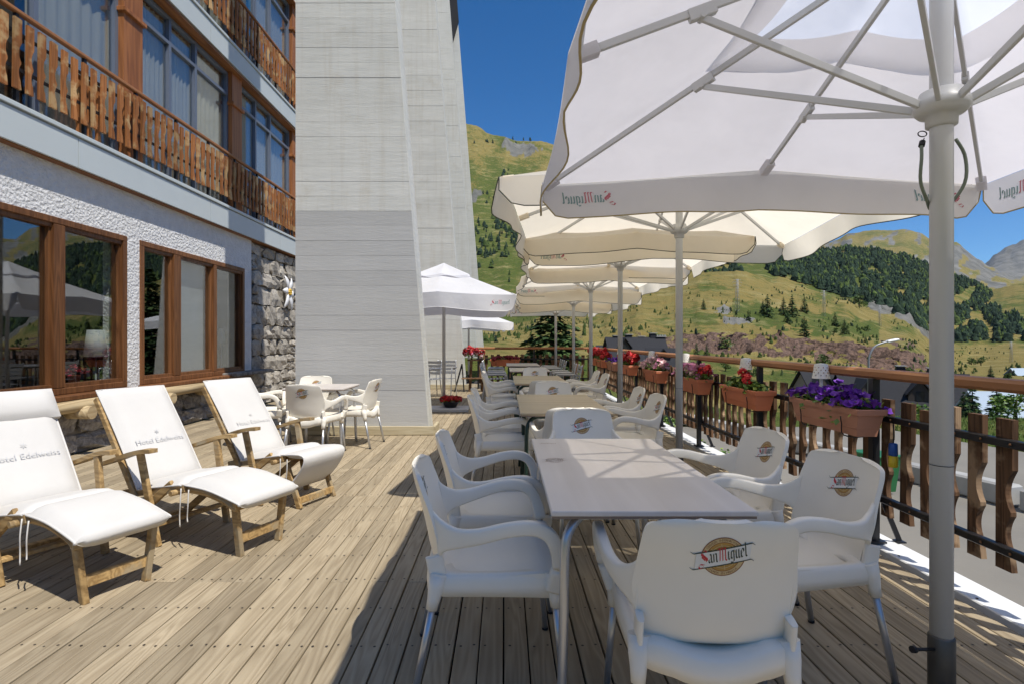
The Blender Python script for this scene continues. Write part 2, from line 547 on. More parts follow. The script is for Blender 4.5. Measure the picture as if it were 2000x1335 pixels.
# outline of each ridge: depth, then (bearing, slope) pairs; bearings and slopes in 1/1050 rad units
RINGS = [
 (0.5,  None), (14.0, None),
 (20,   [(900, 700), (1150, 705), (1300, 775), (1500, 815), (2150, 815)]),
 (30,   [(900, 690), (1150, 696), (1300, 745), (1420, 820), (1500, 850), (2150, 850)]),
 (60,   [(900, 673), (1200, 712), (1400, 790), (1500, 870), (2150, 870)]),
 (85,   [(900, 668), (1200, 704), (1400, 762), (1500, 850), (1850, 850), (2000, 800), (2150, 800)]),
 (110,  [(900, 663), (1200, 694), (1400, 730), (1500, 742), (1600, 740), (1800, 745), (1900, 755), (2000, 758), (2150, 760)]),
 (150,  [(900, 658), (1200, 680), (1300, 684), (1400, 690), (1500, 696), (1600, 706), (1700, 719), (1800, 729), (1850, 734), (1900, 730), (2000, 735), (2150, 735)]),
 (160,  [(900, 655), (1150, 657), (1200, 655), (1300, 653), (1400, 650), (1500, 655), (1600, 665), (1700, 673), (1780, 692), (1820, 723), (1850, 730), (1900, 724), (2000, 728), (2150, 728)]),
 (235,  [(900, 648), (1100, 632), (1200, 615), (1300, 598), (1400, 590), (1500, 604), (1600, 624), (1700, 646), (1780, 672), (1820, 700), (1900, 715), (2150, 718)]),
 (330,  [(900, 640), (1000, 628), (1100, 608), (1200, 580), (1300, 550), (1350, 536), (1400, 528), (1460, 530), (1500, 545), (1550, 558), (1600, 568), (1640, 584), (1680, 603), (1750, 640), (1800, 667), (1830, 690), (1900, 706), (2150, 708)]),
 (420,  [(900, 600), (1000, 590), (1200, 560), (1400, 545), (1500, 560), (1600, 582), (1660, 590), (1720, 603), (1780, 630), (1820, 668), (1900, 684), (2150, 686)]),
 (520,  [(900, 560), (1000, 545), (1200, 530), (1400, 532), (1500, 540), (1600, 566), (1700, 596), (1780, 628), (1840, 664), (1900, 671), (2000, 674), (2150, 674)]),
 (950,  [(900, 400), (1000, 410), (1200, 430), (1400, 450), (1480, 476), (1530, 476), (1570, 486), (1600, 492), (1640, 489), (1700, 486), (1750, 503), (1800, 518), (1850, 533), (1900, 551), (1930, 566), (1970, 560), (2000, 556), (2150, 540)]),
 (1300, [(0, 470), (600, 300), (880, 225), (915, 240), (935, 245), (950, 258), (1000, 270), (1055, 275), (1100, 290), (1200, 350), (1300, 410), (1400, 455), (1500, 495), (1600, 515), (1900, 572), (2150, 568)]),
 (1600, [(0, 500), (880, 260), (1100, 320), (1400, 480), (1600, 540), (2150, 590)]),
 (3000, [(0, 520), (880, 330), (1300, 440), (1400, 470), (1550, 482), (1600, 478), (1640, 465), (1690, 446), (1740, 450), (1800, 459), (1830, 477), (1868, 471), (1900, 498), (1940, 524), (1990, 552), (2150, 566)]),
 (3700, [(0, 540), (1400, 520), (1690, 480), (1800, 500), (1900, 545), (2150, 590)]),
 (6000, [(0, 560), (1600, 560), (1800, 562), (1900, 540), (1930, 508), (1958, 490), (1975, 484), (2000, 469), (2060, 440), (2150, 430)]),
 (7200, [(0, 600), (2150, 600)]),
]
def ring_z(k, x):
    Y, pts = RINGS[k]
    if pts is None:
        return -0.78
    return EYE + (664 - itp(pts, x)) / 1050.0 * Y
RC = {}
def ring_cache(x):
    key = round(x, 2)
    if key not in RC:
        RC[key] = [ring_z(k, x) for k in range(len(RINGS))]
    return RC[key]
def rough(X, Y, D):
    if D < 16: return 0.0
    k = ss(16, 200, D)
    p = Vector((X, Y, 0))
    a = noise.fractal(p * (14.0 / max(D, 60)), 0.8, 2.1, 6)
    return a * k * min(D, 3500) * 0.0075
def terr(x, D):
    """ground height at bearing x and depth D"""
    zs = ring_cache(x)
    for k in range(len(RINGS) - 1):
        a = RINGS[k][0]; b = RINGS[k + 1][0]
        if D <= b:
            t = (D - a) / (b - a)
            return zs[k] + (zs[k + 1] - zs[k]) * max(t, 0)
    return zs[-1]
def pos(x, D):
    X = (x - 985) / 1050.0 * D
    return X, D, terr(x, D) + rough(X, D, D)
def place(x, y, d0=60, d1=3000):
    """first ground point seen at that bearing and slope"""
    D = d0
    while D < d1:
        X, Y, z = pos(x, D)
        if 664 - (z - EYE) / D * 1050 <= y:
            return X, Y, z
        D *= 1.006
    return pos(x, d1)

bear = []
th = -180.0
while th < 180.0:
    bear.append(th)
    if -8 < th < 49: th += 0.22
    elif -30 < th < 56: th += 1.0
    else: th += 5.0
deps = []
d = 0.5
while d < 7200:
    deps.append(d)
    if d < 8: d += 1.5
    elif 144 < d < 166: d += 0.8
    elif d < 20: d += 1.5
    elif d > 1400: d *= 1.035
    else: d *= 1.022
deps.append(7200)
tv = []; tf = []; tc = []
for D in deps:
    for th in bear:
        t = math.radians(th)
        lim = math.radians(48.5)
        if abs(t) <= lim:
            x = 985 + 1050 * math.tan(t); r = D / math.cos(t)
        else:
            x = 985 + 1050 * math.tan(lim) * (1 if t > 0 else -1); r = D / math.cos(lim)
            if t < 0:
                x = 985 - 1050 * math.tan(lim)
        X = r * math.sin(t); Y = r * math.cos(t)
        z = terr(x, D) + rough(X, Y, D)
        y = 664 - (z - EYE) / D * 1050
        n = noise.fractal(Vector((x * 0.012, y * 0.02, D * 0.004)), 0.9, 2.0, 5)
        n2 = noise.fractal(Vector((x * 0.045, y * 0.07, 3.3)), 0.8, 2.0, 4)
        red = 0.0; gry = 0.0; grn = 0.22 + 0.75 * n
        if 147 < D < 165 and 1120 < x < 1840:
            red = ss(149, 151.5, D + n2 * 2.5) * (1 - ss(159.5, 162.0, D + n * 3)) * .85
            red *= (ss(1150, 1420, x) * 0.75 + 0.25) * ss(-.75, -.35, n * .6 + n2 * .8 - .05)
            dz = abs(n2) * 2.6 * red
            z += dz - 0.6 * red; X += (n2 - 0.2) * 2.0 * red * math.sin(t); Y += (abs(noise.noise(Vector((x * .11, 2.2, D * .08)))) * 8.0 + abs(noise.noise(Vector((x * .3, 7.2, D * .2)))) * 4.0 - 3.0) * red
        if 165 < D < 235 and 1690 < x < 1830:
            red = max(red, ss(0.1, 0.4, n2 + 0.45 - abs(x - 1770 - (y - 680)) / 55.0))
        e = lambda cx, cy, rx, ry: 1 - ((x - cx) / rx) ** 2 - ((y - cy) / ry) ** 2 + n2 * 0.9
        for cx, cy, rx, ry, d0, d1 in ((1018, 292, 40, 16, 700, 1350), (930, 385, 16, 9, 500, 1300), (1722, 600, 26, 22, 380, 560), (1775, 628, 34, 22, 380, 560), (1818, 652, 26, 26, 380, 560),
                                        (1412, 607, 20, 8, 160, 330), (1440, 628, 30, 8, 160, 330), (1650, 728, 40, 8, 100, 160)):
            if d0 < D < d1:
                g = ss(0.0, 0.5, e(cx, cy, rx, ry))
                if g > gry:
                    gry = g
        if gry and D < 1400:
            z += abs(n2) * gry * D * 0.012
        if 1700 < D < 4000:
            gry = max(gry, ss(0.05, 0.5, n2 * 1.2 + ss(1760, 1860, x) * 0.55 - 0.05))
            grn = 0.35 + 0.4 * n
            z += abs(n2) * D * 0.006 * ss(1750, 1900, x)
        if D > 4000:
            gry = 0.85 + 0.3 * n2; z += abs(n2) * D * 0.008
        if 165 < D < 300 and 1430 < x < 1720:
            grn += 0.9 * ss(0.1, 0.6, 1 - ((y - 628 - (x - 1580) * 0.17) / 26.0) ** 2 + n2)
        if 500 < D < 960 and x > 1440:
            grn += 0.35
        if 110 < D < 150 and x > 1250:
            grn += .25
        if D < 24:
            grn = 0.95 + 0.4 * n
        if x < 1200 and 300 < D < 1300:
            grn += 0.40 * ss(290, 400, y) + 0.28
        if x > 1840 and 100 < D < 520:
            grn -= 0.2
        tv.append((X, Y, z))
        tc.append((max(0, min(1, red)), max(0, min(1, grn)), max(0, min(1, gry)), 1.0))
nb = len(bear)
for i in range(len(deps) - 1):
    for j in range(nb):
        j2 = (j + 1) % nb
        tf.append((i * nb + j, i * nb + j2, (i + 1) * nb + j2, (i + 1) * nb + j))
tf.append(tuple(range(nb)))
tme = bpy.data.meshes.new('hillside_terrain')
tme.from_pydata(tv, [], tf)
ca = tme.color_attributes.new('cover', 'FLOAT_COLOR', 'POINT')
ca.data.foreach_set('color', [c for q in tc for c in q])
tme.polygons.foreach_set('use_smooth', [True] * len(tf))
m, T, b = newmat('hill_cover'); M_terr = m
at = T.n('Attribute', attribute_name='cover')
sep = T.n('SeparateColor', {0: at.outputs['Color']})
red, grn, gry = sep.outputs[0], sep.outputs[1], sep.outputs[2]
v = coords(T, False)
nA = T.noise(v, 0.035, 8, 0.62); nB = T.noise(v, 0.25, 6, 0.65); nC = T.noise(v, 1.6, 5, 0.6); nD = T.noise(v, 0.006, 8, 0.6)
yel = T.mix(nC, (0.31, 0.23, 0.072), (0.16, 0.125, 0.04))
yel = T.mix(T.ramp(nB, [(0.38, (0, 0, 0)), (0.66, (1, 1, 1))]), yel, (0.20, 0.175, 0.06))
gre = T.mix(nC, (0.095, 0.130, 0.026), (0.042, 0.066, 0.016))
gre = T.mix(T.ramp(nB, [(0.45, (0, 0, 0)), (0.7, (1, 1, 1))]), gre, (0.13, 0.135, 0.036))
gf = T.math('ADD', grn, T.math('MULTIPLY', T.math('SUBTRACT', T.math('ADD', T.math('MULTIPLY', nA, 0.45), T.math('MULTIPLY', nB, 0.55)), 0.5), 3.4))
col = T.mix(T.ramp(gf, [(0.36, (0, 0, 0)), (0.66, (1, 1, 1))]), yel, gre)
spk = T.noise(v, 0.11, 7, 0.75)
col = T.mix(T.ramp(spk, [(0.54, (0, 0, 0)), (0.62, (.7, .7, .7))]), col, (0.085, 0.09, 0.026))
col = T.mix(T.ramp(T.noise(T.mapping(v, (1, 1, 3)), 0.05, 8, 0.7), [(0.52, (0, 0, 0)), (0.66, (.6, .6, .6))]), col, (0.34, 0.29, 0.13))
rk = T.mix(T.ramp(T.noise(T.mapping(v, (0.8, 0.5, 0.16)), 1.5, 8, 0.75), [(0.36, (0, 0, 0)), (0.60, (1, 1, 1))]), (0.040, 0.028, 0.023), (0.215, 0.142, 0.110))
gk = T.mix(T.ramp(T.math('ADD', T.math('MULTIPLY', nA, 0.5), T.math('MULTIPLY', nD, 0.5)), [(0.38, (0, 0, 0)), (0.6, (1, 1, 1))]), (0.085, 0.088, 0.078), (0.225, 0.22, 0.20))
jit = T.math('MULTIPLY', T.math('SUBTRACT', T.math('ADD', T.math('MULTIPLY', nA, 0.5), T.math('MULTIPLY', nB, 0.5)), 0.5), 2.2)
col = T.mix(T.ramp(T.math('ADD', gry, jit), [(0.42, (0, 0, 0)), (0.58, (1, 1, 1))]), col, gk)
col = T.mix(T.ramp(T.math('ADD', red, jit), [(0.40, (0, 0, 0)), (0.55, (1, 1, 1))]), col, rk)
T.set(b, 'Base Color', col)
b.inputs['Roughness'].default_value = 0.95
b.inputs['Specular IOR Level'].default_value = 0.1
T.set(b, 'Normal', T.n('Bump', {'Height': T.math('ADD', nB, T.math('MULTIPLY', nC, 0.4)), 'Strength': 0.9, 'Distance': 1.6}))
tme.materials.append(M_terr)
terrain = link('terrain', tme)
tag(terrain, 'valley floor and mountain slopes of yellow and green grass with rock bands', None, None, 'structure')

# road and kerb beyond the terrace
mb = MB()
def roadx(Y): return 9.6 - 0.28 * (Y - 9.5)
rows = []
for i in range(12):
    Y = -6 + i * 1.7
    rows.append([(2.75, Y, -0.74), (5, Y, -0.735), (roadx(Y), Y, -0.74)])
mb.grid(rows)
road = mb.build('road', M_asphalt)
tag(road, 'grey asphalt road running below the terrace fence', None, None, 'structure')
kerb = thing('kerb', None, None)
kerb['kind'] = 'structure'; kerb['label'] = 'low concrete kerb blocks along the road beyond the fence'
kb = MB().box((0, 0, 0.0), (0.22, 0.94, 0.27), ch=0.025)
kme = kb.mesh('kerb_block', M_kerb)
for i in range(12):
    Y = 3.0 + i
    o = link('kerb_block', kme, kerb, (6.25 - 0.28 * (Y - 6.5), Y, -0.60 + R.uniform(-.01, .01)), (0, 0, 0.273 + R.uniform(-.02, .02)))

# grass tufts on the bank beyond the road
mb = MB()
for i in range(9000):
    Y = R.uniform(3, 16); X = roadx(Y) + 0.1 + R.random() ** 1.3 * 9
    h = R.uniform(.05, .16); a = R.uniform(0, 2 * PI); w = .012
    z = terr(985 + 1050 * X / Y if Y > X * 0.88 else 2150, max(Y, X * 0.88))
    mb.add([(X - w * math.cos(a), Y - w * math.sin(a), z - .02), (X + w * math.cos(a), Y + w * math.sin(a), z - .02), (X + R.uniform(-.06, .06), Y + R.uniform(-.06, .06), z + h)], [(0, 1, 2)])
g = mb.build('grass', plain('grass_blades', (0.12, 0.19, 0.03), 0.7, var=0.4, nscale=0.7), fix=False)
tag(g, 'bright green grass on the bank beyond the road', 'grass', None, 'stuff')

# ------------------------------------------------------------------ trees
def conifer(n, h, r, seed, base=0.08, leaf=0.16, droop=0.35):
    """trunk MB, crown MB: clumps of needles on drooping tiers"""
    Q = random.Random(seed)
    tr = MB().tube([(0, 0, 0), (0, 0, h * 0.5), (0, 0, h * 0.97)], [r * 0.09, r * 0.055, r * 0.012], 6)
    cr = MB()
    tiers = []
    for i in range(n):
        t = Q.random() ** 0.75                       # 0 top .. 1 bottom
        tier = round(t * 11) / 11 if Q.random() < .72 else t
        z = h * (1 - (1 - base) * tier) + Q.uniform(-.01, .01) * h
        a = Q.uniform(0, 2 * PI)
        lob = 0.72 + 0.28 * math.sin(a * 5 + tier * 17 + seed) * math.sin(a * 2 + tier * 9)
        rad = r * (0.06 + 0.94 * tier ** 0.85) * lob * (0.35 + 0.65 * Q.random() ** 0.5)
        x, y = rad * math.cos(a), rad * math.sin(a)
        z -= rad * droop
        L = leaf * h * Q.uniform(.5, 1.1) * (.5 + .6 * tier); W = L * Q.uniform(.28, .5)
        dv = Vector((math.cos(a + Q.uniform(-.5, .5)), math.sin(a + Q.uniform(-.5, .5)), -droop - Q.uniform(-.35, .35))).normalized()
        sd = dv.cross(Vector((Q.uniform(-.4, .4), Q.uniform(-.4, .4), 1))).normalized()
        c = Vector((x, y, z))
        tip = 1 if (rad > r * tier * 0.62 and Q.random() < .5) else 0
        cr.add([c - dv * L * .5, c + sd * W - dv * .1 * L, c + dv * L * .5, c - sd * W - dv * .1 * L], [(0, 1, 2, 3)], tip)
    return tr, cr

def leafy(n, h, r, seed, leaf=0.06, lobes=7):
    Q = random.Random(seed)
    tr = MB().tube([(0, 0, 0), (r * .05, 0, h * 0.45), (0, r * .06, h * .8)], [r * 0.08, r * 0.06, r * 0.02], 6)
    cr = MB()
    cs = [(Q.uniform(-.5, .5) * r, Q.uniform(-.5, .5) * r, h * Q.uniform(.25, .82), r * Q.uniform(.38, .62)) for _ in range(lobes)]
    for i in range(n):
        cx, cy, cz, cr_ = Q.choice(cs)
        d = Vector((Q.gauss(0, 1), Q.gauss(0, 1), Q.gauss(0, 1))).normalized() * cr_ * Q.random() ** 0.35
        c = Vector((cx, cy, cz)) + Vector((d.x, d.y, d.z * h / r * 0.35))
        if c.z < .02 * h: c.z = .02 * h + Q.random() * .1 * h
        nrm = Vector((Q.gauss(0, 1), Q.gauss(0, 1), Q.gauss(.5, 1))).normalized()
        a, bb, _ = frame_from(nrm)
        L = leaf * h * Q.uniform(.5, 1.2)
        cr.add([c - a * L, c + bb * L * .55, c + a * L, c - bb * L * .55], [(0, 1, 2, 3)], 1 if Q.random() < .25 else 0)
    return tr, cr

def tree(name, label, loc, trme, crme, s=1.0, rz=0.0, group=None):
    t = thing(name, label, 'tree', loc, rz, group)
    a = link('trunk', trme, t); c = link('crown', crme, t)
    t.scale = (s, s, s)
    return t

# far wood on the mountain flank: one mass
poly = [(1478, 478), (1530, 466), (1600, 482), (1640, 478), (1700, 474), (1760, 494), (1800, 508), (1850, 524), (1900, 544), (1934, 562), (1938, 598), (1985, 618), (2100, 625), (2150, 668), (1850, 668), (1800, 645), (1745, 622), (1690, 590), (1640, 578), (1560, 552), (1505, 536)]
def inside(p, x, y):
    c = False; j = len(p) - 1
    for i in range(len(p)):
        xi, yi = p[i]; xj, yj = p[j]
        if (yi > y) != (yj > y) and x < (xj - xi) * (y - yi) / (yj - yi) + xi: c = not c
        j = i
    return c
def tmpl(seed, round_=False):
    Q = random.Random(seed); vs = []; fs = []
    n = 6
    tiers = 3 if not round_ else 2
    for k in range(tiers):
        z0 = 0.08 + k * 0.26; z1 = min(1.0, z0 + (0.46 if not round_ else 0.6))
        rr = (0.27 - 0.065 * k) * (1.25 if round_ else 1)
        o = len(vs)
        for j in range(n):
            a = 2 * PI * j / n + k * .5
            q = rr * Q.uniform(.65, 1.25)
            vs.append((q * math.cos(a), q * math.sin(a), z0 + Q.uniform(-.07, .07)))
        if round_:
            for j in range(n):
                a = 2 * PI * j / n + k * .5 + .3
                q = rr * Q.uniform(.55, .85)
                vs.append((q * math.cos(a), q * math.sin(a), z0 + (z1 - z0) * .62 + Q.uniform(-.05, .05)))
        vs.append((Q.uniform(-.03, .03), Q.uniform(-.03, .03), z1)); vs.append((0, 0, z0 + .1))
        top = len(vs) - 2; bot = len(vs) - 1
        for j in range(n):
            j2 = (j + 1) % n
            if round_:
                fs += [(o + j, o + j2, o + n + j), (o + j2, o + n + j2, o + n + j), (o + n + j, o + n + j2, top)]
            else:
                fs.append((o + j, o + j2, top))
            fs.append((o + j2, o + j, bot))
    return vs, fs
TM = [tmpl(i, i % 3 == 2) for i in range(9)]
def scatter(name, label, n, test, xr, dr, hr, mats, seed):
    Q = random.Random(seed); V = []; F = []; MI = []; cnt = 0; tries = 0
    while cnt < n and tries < n * 40:
        tries += 1
        x = Q.uniform(*xr); D = math.exp(Q.uniform(math.log(dr[0]), math.log(dr[1])))
        X, Y, z = pos(x, D)
        y = 664 - (z - EYE) / D * 1050
        k = test(x, y, D, Q)
        if not k: continue
        cnt += 1
        h = Q.uniform(*hr) * k; a = Q.uniform(0, 2 * PI); ca_, sa = math.cos(a) * h * Q.uniform(.85, 1.5), math.sin(a) * h
        vs, fs = Q.choice(TM); o = len(V)
        w = Q.uniform(.85, 1.35)
        for p in vs:
            V.append((X + (p[0] * math.cos(a) - p[1] * math.sin(a)) * h * w, Y + (p[0] * math.sin(a) + p[1] * math.cos(a)) * h * w, z - .04 * h + p[2] * h))
        mi = 1 if Q.random() < 0.2 else 0
        for f in fs:
            F.append(tuple(i + o for i in f)); MI.append(mi)
    me = bpy.data.meshes.new(name); me.from_pydata(V, [], F)
    for mm in mats: me.materials.append(mm)
    me.polygons.foreach_set('material_index', MI)
    o = link(name, me)
    return tag(o, label, 'wood', None, 'stuff')
def t_forest(x, y, D, Q):
    if not inside(poly, x, y): return 0
    n = noise.fractal(Vector((x * .03, y * .055, 7.7)), .9, 2, 4)
    lim = -.33
    if x > 1840 and y > 560: lim = 0.02
    if y > 545 + (x - 1560) * .42 : lim = -.02
    return 1.0 if n > lim else 0
scatter('forest', 'dense dark pine forest covering the mountain flank behind the grassy hill', 7000, t_forest, (1440, 2150), (420, 985), (6, 12), [M_far_conifer, M_far_bush], 5)
def t_left(x, y, D, Q):
    n = noise.fractal(Vector((x * .02, y * .03, 1.1)), .9, 2, 4)
    k = 0
    if 400 < y < 530: k = n > .02 - .25 * ss(400, 450, y) * (1 - ss(480, 530, y))
    elif 325 < y <= 400: k = n > .22
    elif 530 <= y < 600: k = n > .2
    elif 268 < y < 282: k = Q.random() < .5
    return .8 if k else 0
scatter('hillside_wood', 'scattered dark pines on the steep slope beside the concrete buttresses', 900, t_left, (895, 1480), (360, 1320), (7, 13), [M_far_conifer, M_far_bush], 9)
def t_bush(x, y, D, Q):
    n = noise.fractal(Vector((x * .03, y * .05, 5.1)), .9, 2, 4)
    return .33 if n > -.05 else 0
def t_bush2(x, y, D, Q):
    n = noise.fractal(Vector((x * .02, y * .04, 9.1)), .9, 2, 4)
    if y < 560 or y > 738: return 0
    return Q.uniform(.06, .34) if n > .05 else 0
scatter('hillside_bushes', 'low green bushes dotted over the grassy hill and below the red rock band', 1500, t_bush2, (930, 2150), (112, 480), (4, 7), [M_far_bush, M_far_conifer], 21)

# single trees on the grassy hill
HM = []
for i in range(5):
    tr, cr = conifer(420, 1.0, 0.33 + .03 * (i % 3), 100 + i, leaf=.17, droop=.3)
    HM.append((tr.mesh('trunk', M_bark), cr.mesh('crown', [M_conifer, M_conifer_tip])))
BMh = []
for i in range(3):
    tr, cr = leafy(260, 1.0, 0.55, 140 + i, leaf=.085)
    BMh.append((tr.mesh('trunk', M_bark), cr.mesh('crown', [M_far_bush, M_leaf])))
HILL = [
 (1374, 605, 21, 0, 'lone small pine at the left of the grassy hill, left of the first pylon'),
 (1462, 631, 24, 0, 'small dark pine just right of the first pylon, lower than the tall pair'),
 (1499, 619, 42, 0, 'tall dark pine of the pair left of the broad clump on the grassy hill'),
 (1490, 614, 27, 0, 'short pine leaning against the left side of the tall dark pine on the hill'),
 (1547, 619, 42, 0, 'broadest dark pine in the middle of the grassy hill'),
 (1530, 616, 34, 0, 'slim pine at the left edge of the broad clump on the grassy hill'),
 (1538, 632, 27, 0, 'low pine standing in front of the broad clump on the hill'),
 (1571, 611, 30, 0, 'thin airy pine right of the broad clump, near the second pylon'),
 (1571, 658, 38, 0, 'wide solitary pine low on the hill just above the red rock'),
 (1631, 638, 26, 0, 'upper pine of the three standing right of the second pylon'),
 (1649, 653, 28, 0, 'largest pine of the three right of the second pylon, nearest the rock'),
 (1629, 653, 13, 1, 'small round bush at the foot of the three pines on the hill'),
 (1693, 648, 13, 1, 'small bush halfway down the right shoulder of the grassy hill'),
 (1690, 669, 13, 0, 'tiny pine right above the top edge of the red rock band'),
 (1678, 600, 24, 1, 'rounded green bush on the hill crest left of the grey crag'),
 (1418, 682, 25, 1, 'dark leafy tree growing on the left end of the red rock band'),
 (1360, 693, 23, 0, 'dark tree below the red rock, leftmost of the two above the rail'),
 (1380, 694, 20, 0, 'dark tree below the red rock, right of its twin above the rail'),
 (1607, 711, 22, 1, 'round dark bush alone on the slope under the red rock'),
 (1417, 724, 18, 1, 'round dark bush just under the wooden rail by the pink petunias'),
 (1818, 692, 22, 1, 'big green bush beside the pole at the end of the red rock'),
 (1897, 712, 16, 1, 'cluster of dark bushes right of the pole on the valley floor'),
 (1916, 713, 17, 1, 'dark bush between the valley bushes and the far grey house'),
 (1935, 738, 24, 0, 'little pointed pine on the mound right of the pole, above the rail'),
 (1970, 739, 13, 1, 'round dark bush on the mound near the right edge, above the rail'),
]
for i, (x, y, hp, kd, lb) in enumerate(HILL):
    X, Y, z = place(x, y, 95)
    h = hp * Y / 1050.0
    if kd == 0:
        a, c = HM[i % 5]; tree('pine_tree', lb, (X, Y, z - .03 * h), a, c, h * 1.06, R.uniform(0, 6), 'trees on the grassy hill')
    else:
        a, c = BMh[i % 3]; tree('round_bush', lb, (X, Y, z - .05 * h), a, c, h * 1.2, R.uniform(0, 6), 'trees on the grassy hill')

# spruce behind the far rail
tr, cr = conifer(8000, 1.0, 0.42, 77, base=.02, leaf=.075, droop=.28)
tree('spruce_tree', 'large dark spruce with drooping branches just beyond the far end rail', (1.72, 19.0, -1.3), tr.mesh('trunk', M_bark), cr.mesh('crown', [M_conifer, M_conifer_tip]), 5.0, 1.0)
tr, cr = conifer(2600, 1.0, 0.30, 78, base=.04, leaf=.085, droop=.28)
a, c = tr.mesh('trunk', M_bark), cr.mesh('crown', [M_conifer, M_conifer_tip])
tree('spruce_tree', 'spruce below the rail right of the near parasol pole, left of its twin', (29.6, 34, -6.0), a, c, 4.6, 0, 'spruces by the blue roof')
tree('spruce_tree', 'spruce below the rail in front of the blue metal roof', (31.6, 34.5, -6.1), a, c, 4.75, 2, 'spruces by the blue roof')
tree('spruce_tree', 'small spruce half hidden behind the near parasol pole', (28.2, 33, -6.0), a, c, 4.1, 4, 'spruces by the blue roof')
tr, cr = leafy(1500, 1.0, 0.42, 79, leaf=.045)
tree('leafy_tree', 'young light green leafy tree in front of the dark slate roofs', (18.3, 24.5, -3.9), tr.mesh('trunk', M_bark), cr.mesh('crown', [M_leaf, M_leaf2]), 2.7)
for i, (X, Y, s, lb) in enumerate([(3.05, 6.2, .75, 'green shrub growing up behind the fence pickets below the pink petunias'), (2.95, 7.6, .7, 'green shrub behind the pickets below the pink and white flowers'), (3.0, 9.0, .7, 'green shrub behind the pickets below the red geraniums'),
                                  (3.1, 11, .8, 'green shrub outside the far stretch of the fence'), (13.5, 14.2, 1.0, 'low shrub on the edge of the green bank beyond the road'), (16, 15.2, 1.1, 'yellow green shrub at the top of the bank under the spruces'), (18.5, 16.2, 1.2, 'leafy shrub on the bank at the right edge of the view')]):
    tr, cr = leafy(900, 1.0, 0.6, 200 + i, leaf=.05)
    tree('shrub', lb, (X, Y, -.8 if Y < 13 else terr(985 + 1050 * X / Y, Y) - .1), tr.mesh('trunk', M_bark), cr.mesh('crown', [M_leaf, M_leaf2]), s, i, 'shrubs beyond the fence')['category'] = 'shrub'

# ------------------------------------------------------------------ pylons, lamp, houses
def pylon(x, y, hp, lb):
    X, Y, z = place(x, y, 165)
    h = hp * Y / 1050.0
    t = thing('lattice_pylon', lb, 'pylon', (X, Y, z - .3), .3, 'pylons on the grassy hill')
    mb = MB(); w = h * .05; r = h * .005
    for sx, sy in ((-1, -1), (1, -1), (1, 1), (-1, 1)):
        mb.tube([(sx * w, sy * w, 0), (sx * w * .35, sy * w * .35, h)], r, 4)
    for k in range(9):
        z0 = h * k / 9; z1 = h * (k + 1) / 9
        w0 = w * (1 - .65 * k / 9); w1 = w * (1 - .65 * (k + 1) / 9)
        for (ax, ay, bx, by) in ((-1, -1, 1, -1), (1, -1, 1, 1), (1, 1, -1, 1), (-1, 1, -1, -1)):
            mb.tube([(ax * w0, ay * w0, z0), (bx * w1, by * w1, z1)], r * .6, 3)
    mb.build('lattice_mast', M_pylon, t)
    mb = MB()
    for zz, q in ((.82, .13), (.91, .16), (.985, .11)):
        mb.bar((-q * h, 0, zz * h), (q * h, 0, zz * h), r * 1.5, r * 1.5)
        for s_ in (-1, 1):
            mb.tube([(s_ * q * h, 0, zz * h), (s_ * q * h, 0, zz * h - .04 * h)], r * .8, 4)
    mb.build('cross_arm', M_pylon, t)
pylon(1440, 610, 66, 'leftmost lattice pylon on the grassy hill')
pylon(1609, 619, 52, 'middle lattice pylon on the grassy hill')
pylon(1718, 637, 42, 'rightmost and lowest lattice pylon on the shoulder of the hill')
pylon(1975, 706, 40, 'small lattice pylon in the valley near the far grey house')

t = thing('street_lamp', 'grey curved street lamp rising in front of the dark slate roofs', 'street lamp', (13.55, 20, -2.0))
MB().tube(spline([(0, 0, 0), (0, 0, 2.2), (.03, 0, 2.7), (.22, 0, 3.05), (.55, 0, 3.2), (.78, 0, 3.26)], 22), .035, 8).build('curved_pole', M_pylon, t)
MB().box((0, 0, 0), (.42, .2, .09), M=Matrix.Translation((.88, 0, 3.28)) @ Matrix.Rotation(-.2, 4, 'Y'), ch=.03).build('lamp_head', M_whitelamp, t)

